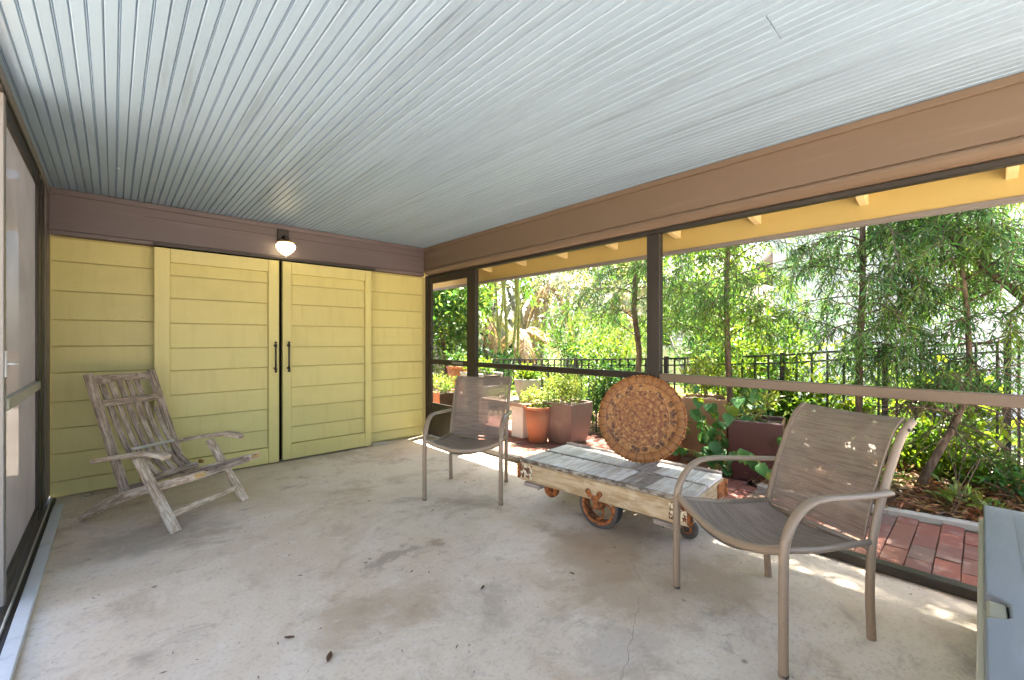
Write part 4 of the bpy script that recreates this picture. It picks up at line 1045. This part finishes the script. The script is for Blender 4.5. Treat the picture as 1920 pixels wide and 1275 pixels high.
# ================================================================== FURNITURE
# ---- sling chairs
def sling_chair(label, width):
    t = thing('patio_chair', label, 'chair', group='taupe sling patio chairs')
    hw_ = width / 2
    def smooth(pts, it=2):
        pts = [Vector(p) for p in pts]
        for _ in range(it):
            o = [pts[0]]
            for a, b in zip(pts, pts[1:]): o += [a.lerp(b, .25), a.lerp(b, .75)]
            o.append(pts[-1]); pts = o
        return pts
    rear = [(-.530, 0), (-.520, .15), (-.522, .27), (-.530, .38), (-.550, .47), (-.590, .58), (-.636, .69), (-.682, .785), (-.722, .848), (-.778, .888)]
    front = [(0, 0), (.001, .2), (0, .40), (-.004, .49), (-.045, .572), (-.115, .624), (-.2, .634), (-.36, .622), (-.50, .612), (-.600, .606)]
    for sg in (-1, 1):
        f = smooth([(u, sg * (hw_ - max(0, (-u - .40)) * .14), z) for u, z in front]); n_ = len(f)
        ry_ = [.0185 if p.z < .5 else .0125 for p in f]; rx_ = [.0165 if p.z < .5 else .0205 for p in f]
        MB().sweep(f, rx_, ry_, side=(0, 1, 0), n=12).build('front_leg_and_arm', M_taupe, t, world=False)
        r_ = smooth([(u, sg * (hw_ - .050), z) for u, z in rear])
        MB().sweep(r_, .0158, .0178, side=(0, 1, 0), n=12).build('rear_leg_and_stile', M_taupe, t, world=False)
        MB().lathe([(0, 0), (.0165, 0), (.0187, .012), (.015, .014)], (0, sg * hw_, -.0005), 12).build('foot_cap', M_rubber, t, world=False)
        MB().sweep([(-.012, sg * (hw_ - .022), .452), (-.22, sg * (hw_ - .036), .418), (-.520, sg * (hw_ - .052), .402)], .011, .013, side=(0, 1, 0), n=10).build('seat_rail', M_taupe, t, world=False)
        MB().lathe([(0, -.004), (.007, -.003), (.007, .003), (0, .004)], (-.73, sg * (hw_ - .034), .856), 10, (0, 1, 0)).build('bolt', M_black, t, world=False)
    # bowed front rail and cross tubes
    fr = smooth([(-.004, -hw_ + .008, .462), (-.002, -hw_ * .7, .425), (.004, -hw_ * .35, .399), (.006, 0, .390), (.004, hw_ * .35, .399), (-.002, hw_ * .7, .425), (-.004, hw_ - .008, .462)])
    MB().sweep(fr, .0155, .0175, side=(1, 0, 0), n=10).build('front_rail', M_taupe, t, world=False)
    MB().sweep([(-.505, -hw_ + .05, .385), (-.505, hw_ - .05, .385)], .012, n=10).build('cross_tube', M_taupe, t, world=False)
    tp_ = [(-.770, -hw_ + .064, .880), (-.780, 0, .872), (-.772, hw_ - .064, .880)]
    MB().sweep(tp_, .007, n=8).build('top_cord', M_taupe, t, world=False)
    # seat sling
    def seatf(u, v):
        y = (v - .5) * 2 * (hw_ - .034 - .022 * u); k = 1 - (2 * v - 1) ** 2
        uu = .012 - .525 * u + .0 * k; zz = .462 - .06 * u - k * (.062 * (1 - u) + .035) - .02 * math.sin(math.pi * u)
        return (uu, y, zz)
    MB().grid(seatf, 20, 16, True, .47, width).build('seat_sling', M_seat, t, world=False)
    prof = [(p.x, p.z) for p in smooth([(u, 0, z) for u, z in rear if z > .36])]
    ln = len(prof)
    def backf(u, v):
        f = u * (ln - 1); i = min(int(f), ln - 2); a, b = prof[i], prof[i + 1]; q = f - i; k = 1 - (2 * v - 1) ** 2
        return (a[0] + (b[0] - a[0]) * q - .022 * k + .010, (v - .5) * 2 * (hw_ - .066), a[1] + (b[1] - a[1]) * q + .014 - .012 * k * u)
    bs = MB().grid(backf, 26, 14, True, .58, width).build('back_sling', M_sling, t, world=False)
    for sg in (0, 1):
        MB().sweep([Vector(backf(i_ / 20, .012 if sg == 0 else .988)) + Vector((.006, 0, .002)) for i_ in range(21)], .0035, n=6).build('hem', M_taupe, bs, world=False)
    return t
c1 = sling_chair('empty taupe sling patio chair nearest the camera beside the cart', .60)
c1.location = (1.787 + .2605 * .532, .5105 + .2605 * .847, 0)
c1.location = (1.9465, .7646, 0); c1.rotation_euler = (0, 0, math.atan2(.434, -.901))
c2 = copy_tree(c1); c2['label'] = 'taupe sling patio chair standing in front of the screen door'
c2.location = (1.962, 2.688, 0); c2.rotation_euler = (0, 0, math.atan2(-.62, -.785))

# ---- weathered folding deck chair: local x forward, y to the sitter's left
dc = thing('folding_deck_chair', 'weathered grey teak folding deck chair with slatted back by the left wall', 'chair', (.288 + .230, 3.534 + .1665, 0), math.atan2(-.794, .608))
HWD = .283
def plank_path(pts, wd, th, side=(0, 1, 0)):
    return MB().sweep(pts, wd, th, side=side, square=True)
for sg in (-1, 1):
    y = sg * HWD
    MB().bar((.016, y, .0), (-.292, y * .97, .458), .030, .060, (0, 1, 0)).build('front_leg', M_teakpale, dc, .004, world=False)
    # armrest: bowed board
    arm = [(-.635, y * 1.02, .425), (-.52, y * 1.03, .452), (-.40, y * 1.04, .474), (-.28, y * 1.05, .492), (-.17, y * 1.06, .506), (-.09, y * 1.07, .503), (-.03, y * 1.06, .484)]
    MB().sweep(arm, [.019, .024, .030, .035, .038, .036, .026], [.014] * 7, side=(0, 1, 0), square=True).build('armrest', M_teakpale, dc, .004, world=False)
    # seat side rail running back to a curved foot
    yr = sg * (HWD - .042)
    rail = [(.175, yr, .372), (.06, yr, .338), (-.12, yr, .286), (-.30, yr, .236), (-.45, yr, .188), (-.58, yr, .132), (-.70, yr, .066), (-.80, yr, .012)]
    MB().sweep(rail, [.015] * 8, [.021, .025, .028, .030, .032, .032, .030, .020], side=(0, 1, 0), square=True).build('seat_rail', M_teakpale, dc, .003, world=False)
    MB().bar((.125, yr, .357), (.178, yr, .3725), .034, .046, (0, 1, 0)).build('rail_end', M_teakgold, dc, .006, world=False)
    # straight back post
    yb = sg * (HWD - .066)
    MB().bar((-.772, yb, 1.005), (-.462, yb, .205), .028, .052, (0, 1, 0)).build('back_post', M_teak, dc, .003, world=False)
    if True:
        hg_ = MB()
        for q in ((-.275, .435), (-.258, .41), (-.10, .17)):
            hg_.lathe([(0, -.003), (.007, -.002), (.007, .002), (0, .003)], (q[0], y + sg * .0145, q[1]), 10, (0, 1, 0))
        hg_.build('bolts', M_black, dc, world=False)
inb = HWD - .082
# top rail (arched underside), mid rail
def tr_poly(yv): return .030 - .016 * (1 - (yv / inb) ** 2)
m = MB()
for i_ in range(8):
    y0 = -inb + 2 * inb * i_ / 8; y1 = -inb + 2 * inb * (i_ + 1) / 8; P = []
    for yv in (y0, y1):
        h0 = -.062 + .022 * (1 - (yv / inb) ** 2)
        for (dx, hz) in ((-.011, h0), (.011, h0), (.011, .006), (-.011, .006)):
            P.append((-.762 - hz * .36 + dx, yv, .985 + hz))
    m.hexa(P, uoff=1 + y0)
m.build('top_rail', M_teak, dc, .0, world=False)
MB().bar((-.686, -inb, .800), (-.686, inb, .800), .024, .046, (0, 0, 1)).build('mid_rail', M_teak, dc, .003, world=False)
crv = [(-.772, 0, .95), (-.716, 0, .83), (-.668, 0, .73), (-.622, 0, .625), (-.565, 0, .52), (-.497, 0, .425), (-.42, 0, .345), (-.345, 0, .285)]
for i_ in range(6):
    yv = -inb + 2 * inb * (i_ + 1) / 6.6
    p_ = crv if i_ < 5 else crv[2:]
    wv = .0195 if i_ < 5 else .016
    MB().sweep([(p[0], yv, p[2]) for p in p_], wv, .0065, side=(0, 1, 0), square=True).build('back_slat', M_teak, dc, .002, world=False)
MB().bar((-.335, -inb - .01, .285), (-.335, inb + .01, .285), .042, .020, (.75, 0, .66)).build('bottom_rail', M_teak, dc, .003, world=False)
MB().bar((-.505, -.14, .478), (-.500, .165, .472), .020, .012, (.6, 0, .8)).build('spacer_bar', M_greybar, dc, .002, world=False)
MB().bar((-.05, -HWD + .014, .10), (-.05, HWD - .014, .10), .018, .040, (.3, 0, 1)).build('stretcher', M_teakpale, dc, .003, world=False)
MB().bar((.09, -HWD + .05, .335), (.09, HWD - .05, .335), .024, .034, (-.3, 0, 1)).build('front_rail', M_teak, dc, .003, world=False)
MB().bar((-.22, -HWD + .05, .232), (-.22, HWD - .05, .232), .03, .022, (-.3, 0, 1)).build('cross_rail', M_teak, dc, .003, world=False)
MB().bar((-.47, -HWD + .05, .225), (-.47, HWD - .05, .225), .022, .030, (0, 0, 1)).build('rear_cross_rail', M_teak, dc, .003, world=False)
for i_ in range(5):
    y = -.16 + .08 * i_
    MB().bar((-.26, y, .262), (.07, y, .352), .034, .009, (0, 0, 1)).build('seat_slat', M_teak, dc, .002, world=False)
for sg in (-1, 1):
    MB().box((-.335, sg * (inb + .02) - .008, .292), (-.295, sg * (inb + .02) + .008, .318)).build('hinge', M_brass, dc, .003, world=False)

# ---- factory cart
ct = thing('factory_cart', 'antique factory cart with white worn plank deck and rusty iron wheels', 'cart', (2.655, 1.78, 0), math.atan2(-.135, 1.25) * -1 * -1)
# local: y along the length (away from the camera), x across; rotation small
ct.rotation_euler = (0, 0, math.atan2(.11, 1.25))
LX, LY, ZT = .315, .635, .338
side_ = MB().bar((-LX + .022, -LY, .245), (-LX + .022, LY, .245), .044, .135, (0, 0, 1)).build('side_beam', M_cream, ct, .005, world=False)
MB().bar((LX - .022, -LY, .245), (LX - .022, LY, .245), .044, .135, (0, 0, 1)).build('side_beam', M_cream, ct, .005, world=False)
MB().bar((-LX + .045, -LY + .021, .245), (LX - .045, -LY + .021, .245), .042, .132, (0, 0, 1)).build('end_beam', M_cream, ct, .005, world=False)
MB().bar((-LX + .045, LY - .021, .245), (LX - .045, LY - .021, .245), .042, .132, (0, 0, 1)).build('end_beam', M_cream, ct, .005, world=False)
nd = 14
for half, (x0, x1) in enumerate(((-LX + .016, -.012), (.012, LX - .03))):
    for i_ in range(nd):
        y0 = -LY + .004 + (2 * LY - .008) * i_ / nd; y1 = y0 + (2 * LY - .008) / nd - .003
        z1 = ZT + rnd.uniform(-.002, .002)
        pm = M_deck2 if (i_ in (3, 4) and half == 0) or (i_ in (4, 5) and half == 1) or rnd.random() < .06 else M_deck
        MB().box((x0, y0, .314), (x1, y1, z1)).build('deck_plank', pm, ct, .003, world=False)
MB().bar((0, -LY + .02, .336), (0, LY, .336), .017, .012, (0, 0, 1)).build('centre_batten', M_edge, ct, .002, world=False)
MB().bar((LX - .012, -LY + .01, .338), (LX - .012, LY, .338), .028, .034, (0, 0, 1)).build('back_lip', M_deck2, ct, .004, world=False)
MB().bar((-LX + .004, -LY + .01, .327), (-LX + .004, LY, .327), .022, .028, (0, 0, 1)).build('front_edge_strip', M_edge, ct, .004, world=False)
for sx in (-1, 1):
    for sy in (-1, 1):
        mt = M_rustpaint if (sx, sy) != (1, -1) else M_rust
        b_ = MB()
        b_.box((sx * (LX + .003) - .004, sy * (LY - .055) - .062, .200), (sx * (LX + .003) + .004, sy * (LY - .055) + .062, .300))
        xa, xb = sorted((sx * (LX - .012), sx * (LX - .14))); ya, yb_ = sorted((sy * (LY + .001), sy * (LY + .010)))
        b_.box((xa, ya, .200), (xb, yb_, .300))
        bo = b_.build('corner_bracket', mt, ct, .003, world=False)
        st_ = MB(); st_.sweep([(sx * (LX + .004), sy * (LY + .006), .195), (sx * (LX + .004), sy * (LY + .006), .305)], .017, n=10)
        st_.build('stake_pocket', M_rust, bo, world=False)
        rv = MB()
        for dy in (-.035, .025):
            for dz in (.222, .278): rv.lathe([(0, 0), (.009, 0), (.006, .006), (0, .007)], (sx * (LX + .007), sy * (LY - .055) + dy, dz), 8, (sx, 0, 0))
        rv.build('rivets', M_rust, bo, world=False)
        MB().box((sx * LX * .93 - .045, sy * (LY - .13) - .075, .150), (sx * LX * .93 + .045, sy * (LY - .13) + .075, .1765)).build('bolster_block', M_deck2, ct, .004, world=False)
        MB().sweep([(sx * (LX - .02), sy * (LY - .16), .15), (sx * (LX - .02), sy * (LY - .16), .128)], .005, n=8).build('bolt', M_black, ct, world=False)
def iron_wheel(name, c, r, wd, parent, spokes=5):
    def rot(m):   # lathe around local x axis
        return m
    wl = MB().lathe([(r * .80, -wd / 2), (r, -wd / 2), (r, wd / 2), (r * .80, wd / 2), (r * .80, -wd / 2)], c, 36, (1, 0, 0), smooth=False).build(name, M_rubber, parent, .003, world=False)
    MB().lathe([(r * .72, -wd * .54), (r * .85, -wd * .54), (r * .85, wd * .54), (r * .72, wd * .54), (r * .72, -wd * .54)], c, 32, (1, 0, 0), smooth=False).build('rim', M_rust, wl, .002, world=False)
    MB().lathe([(0, -wd * .75), (r * .15, -wd * .75), (r * .20, -wd * .4), (r * .20, wd * .4), (r * .15, wd * .75), (0, wd * .75)], c, 20, (1, 0, 0)).build('hub', M_rust, wl, world=False)
    for k in range(spokes):
        a0 = 2 * math.pi * k / spokes + .5; pts = []
        for q in range(6):
            f = q / 5; a = a0 + .75 * f * f; rr = r * (.2 + .56 * f); pts.append((c[0], c[1] + rr * math.cos(a), c[2] + rr * math.sin(a)))
        MB().sweep(pts, [.010, .008, .007, .007, .008, .010], [.011, .009, .008, .008, .009, .012], side=(1, 0, 0), n=8).build('spoke', M_rust, wl, world=False)
    return wl
RW = .147
iron_wheel('wheel', (-LX + .040, -.04, RW), RW, .066, ct); iron_wheel('wheel', (LX - .040, -.04, RW), RW, .066, ct)
MB().sweep([(-LX - .005, -.04, RW), (LX + .005, -.04, RW)], .014, n=10).build('axle', M_rust, ct, world=False)
for sx in (-1, 1):
    hb_ = MB(); xb = sx * (LX + .010)
    hb_.lathe([(0, -.009), (.022, -.009), (.026, 0), (.022, .009), (0, .010)], (xb, -.04, RW + .004), 16, (sx, 0, 0))
    P_ = []
    for dx in (-.006, .006): P_ += [(xb + dx, -.050, RW + .002), (xb + dx, -.026, RW + .002), (xb + dx, .018, .214), (xb + dx, -.050, .214)]
    hb_.hexa(P_)
    hb_.bar((xb, -.040, .200), (xb, -.060, .234), .030, .012, (1, 0, 0)); hb_.bar((xb, .008, .200), (xb, .028, .234), .030, .012, (1, 0, 0))
    for yv in (-.060, .028): hb_.lathe([(0, -.009), (.018, -.008), (.018, .007), (.010, .013), (0, .014)], (xb, yv, .232), 14, (sx, 0, 0))
    hb_.build('axle_hanger', M_rust, ct, .002, world=False)
for sy in (-1, 1):
    cas = MB().lathe([(.028, -.018), (.060, -.018), (.062, 0), (.060, .018), (.028, .018), (.028, -.018)], (-.06 if sy < 0 else -.17, sy * (LY - (.10 if sy < 0 else .19)), .064 if sy < 0 else .112), 24, (1, 0, 0), smooth=False)
    cx_, cy_, cz_ = (-.06 if sy < 0 else -.17), sy * (LY - (.10 if sy < 0 else .19)), (.064 if sy < 0 else .112)
    cw = cas.build('caster_wheel', M_rubber if sy < 0 else M_rust, ct, .003, world=False)
    MB().lathe([(0, -.02), (.03, -.019), (.03, .019), (0, .02)], (cx_, cy_, cz_), 16, (1, 0, 0)).build('hub', M_rust, cw, world=False)
    fk = MB()
    for sx in (-1, 1): fk.bar((cx_ + sx * .026, cy_, cz_ - .015), (cx_ + sx * .026, cy_ + .01, .176), .032, .007, (1, 0, 0), .06)
    fk.box((cx_ - .06, cy_ - .05, .172), (cx_ + .06, cy_ + .06, .180)); fk.build('caster_fork', M_black if sy < 0 else M_rust, ct, .002, world=False)

# ---- round woven tray leaning on the mid rail
TR = .322
ty = thing('woven_tray', 'round orange brown woven tray with dark patterns leaning on the cart', 'tray', (2.842, 1.705, .341))
nrm = Vector((-math.cos(R(17)), -math.sin(R(17)) * 1.05, .245)).normalized()
zax = nrm; xax = Vector((0, 0, 1)).cross(zax).normalized(); yax = zax.cross(xax)
ty.rotation_euler = Matrix((xax, yax, zax)).transposed().to_euler()
tm = MB(); tm.lathe([(0, 0), (.10, 0), (.20, .001), (.262, .003), (.270, .010), (.285, .013), (.312, .013), (TR, .006), (TR, -.012), (.30, -.016), (0, -.016)], (0, TR, 0), 72)
# keep pattern centred: the disc mesh has its own origin
td_ = MB(); td_.lathe([(0, 0), (.10, 0), (.20, .001), (.262, .003), (.270, .010), (.285, .013), (.308, .013), (.314, .006), (.314, -.012), (.30, -.016), (0, -.016)], (0, 0, 0), 72)
to = td_.build('disc', M_tray, ty, world=False); to.location = (0, TR, .022)
for k in range(72):
    a = 2 * math.pi * k / 72; a2 = a + .105; r0, r1 = .314, .3195
    sg_ = MB().sweep([((r0) * math.cos(a), r0 * math.sin(a), .013), (r1 * math.cos((a + a2) / 2), r1 * math.sin((a + a2) / 2), .002), (r0 * math.cos(a2), r0 * math.sin(a2), -.014)], [.006, .0085, .006], n=6)
    so = sg_.build('rim_wrap', M_tray if k % 3 else M_rust, ty, world=False); so.location = (0, TR, .022)

# ---- wall lamp
lp = thing('wall_lamp', 'lit porch lamp with acorn glass on the brown header above the doors', 'lamp', (1.29, 4.86, 2.2))
MB().box((1.232, 4.845, 2.225), (1.338, 4.8735, 2.372)).build('back_plate', M_bronze, lp, .004)
MB().sweep([(1.285, 4.845, 2.28), (1.285, 4.80, 2.29), (1.287, 4.77, 2.275), (1.287, 4.765, 2.245)], .014, n=10).build('arm', M_bronze, lp)
MB().lathe([(0, .03), (.04, .028), (.072, .012), (.082, 0), (.078, -.004), (0, 0)], (1.287, 4.765, 2.222), 28).build('canopy', M_brass, lp)
MB().lathe([(.070, .218), (.084, .203), (.090, .185), (.084, .162), (.062, .132), (.036, .108), (.014, .098), (0, .096)], (1.287, 4.765, 2.0), 32).build('glass_shade', M_lamp, lp)
MB().lathe([(0, .097), (.014, .094), (.02, .088), (.008, .078), (.007, .07), (0, .066)], (1.287, 4.765, 2.0), 16).build('finial', M_clear, lp)

# ---- deck box in the right foreground
bx = thing('deck_box', 'blue grey resin deck box with moulded lid at the right edge', 'storage box', (2.1, -.35, 0))
MB().box((1.12, -.66, .02), (2.885, .009, .438)).build('body', M_boxbody, bx, .012, seg=2)
def lid_poly(): pass
m = MB()
x0, x1, y0, y1 = 1.09, 2.875, -.70, -.006
nx0, nx1, ny = 1.735, 1.865, -.052     # hand notch
rim_o = [(x0, y0), (x1, y0), (x1, y1), (nx1 + .02, y1), (nx1, y1 - .03), (nx1 - .02, ny), (nx0 + .02, ny), (nx0, y1 - .03), (nx0 - .02, y1), (x0, y1)]
m.extrude(rim_o, .440, .502, 'z'); m.build('lid_rim', M_box, bx, .006, seg=2)
m = MB(); ins = .045
def topf(u, v):
    xx = x0 + ins + (x1 - x0 - 2 * ins) * u; yv = y0 + ins + (y1 - .085 - y0 - ins) * v; k = math.sin(math.pi * u) ** .5 * math.sin(math.pi * v) ** .5
    return (xx, yv, .5035 + .010 * k)
m.grid(topf, 24, 12); m.build('lid_panel', M_box, bx)
MB().box((1.742, -.049, .400), (1.858, -.008, .492)).build('hand_grip', M_olive, bx, .008, seg=2)
MB().sweep([(2.02, .015, .12), (2.02, .04, .12), (2.05, .04, .12), (2.05, .015, .12)], .004, n=6).build('hasp', M_black, bx)

pc = MB().box((2.235, 4.80, .0), (2.44, 4.915, .018)).build('concrete_patch', M_kerb, fl, .006)
# ---- bits on the slab
rnd.seed(5)
def debris():
    P = []; D = []
    for _ in range(150):
        P.append((rnd.uniform(-.1, 2.9), rnd.uniform(.9, 4.6), .003)); D.append((rnd.uniform(-1, 1), rnd.uniform(-1, 1), .02))
    for _ in range(130):
        P.append((rnd.uniform(-.25, .75), 4.85 - abs(rnd.gauss(0, .06)), .003)); D.append((rnd.uniform(-1, 1), rnd.uniform(-1, 1), .05))
    for _ in range(140):
        P.append((3.0 - abs(rnd.gauss(0, .10)), rnd.uniform(.2, 4.5), .003)); D.append((rnd.uniform(-1, 1), rnd.uniform(-1, 1), .05))
    P = np.array(P); n = len(P); q = leaf_quads(P, np.array(D), np.array([rnd.choice((.008, .012, .018, .03)) for _ in range(n)]), np.array([rnd.uniform(.003, .008) for _ in range(n)]), -.05, .4)
    q[:, :, 2] = np.maximum(q[:, :, 2], .0015)
    quads_obj('floor_debris', q, M_crack)['kind'] = 'stuff'
debris()
for (px, py, sc, a, lb) in ((1.36, 1.69, .017, .4, 'small dry curled leaf on the bare slab left of the cart wheel'), (1.79, 1.47, .014, 1.7, 'tiny brown leaf scrap on the slab nearer the cart'), (.54, 1.95, .020, 2.5, 'dry leaf on the slab nearest the left track'), (.62, 1.72, .028, 1.0, 'twig shaped dry leaf at the front of the slab')):
    m = MB(); m.grid(lambda u, v: ((u - .5) * 2 * sc * math.cos(a) - (v - .5) * sc * .8 * math.sin(math.pi * (u * .9 + .05)) * math.sin(a), (u - .5) * 2 * sc * math.sin(a) + (v - .5) * sc * .8 * math.sin(math.pi * (u * .9 + .05)) * math.cos(a), .002 + sc * .5 * ((v - .5) ** 2 * 2 + (u - .5) ** 2 * .8)), 5, 4)
    o = m.build('dry_leaf', M_dryleaf); o.location = (px, py, 0); tag(o, lb, 'leaf')
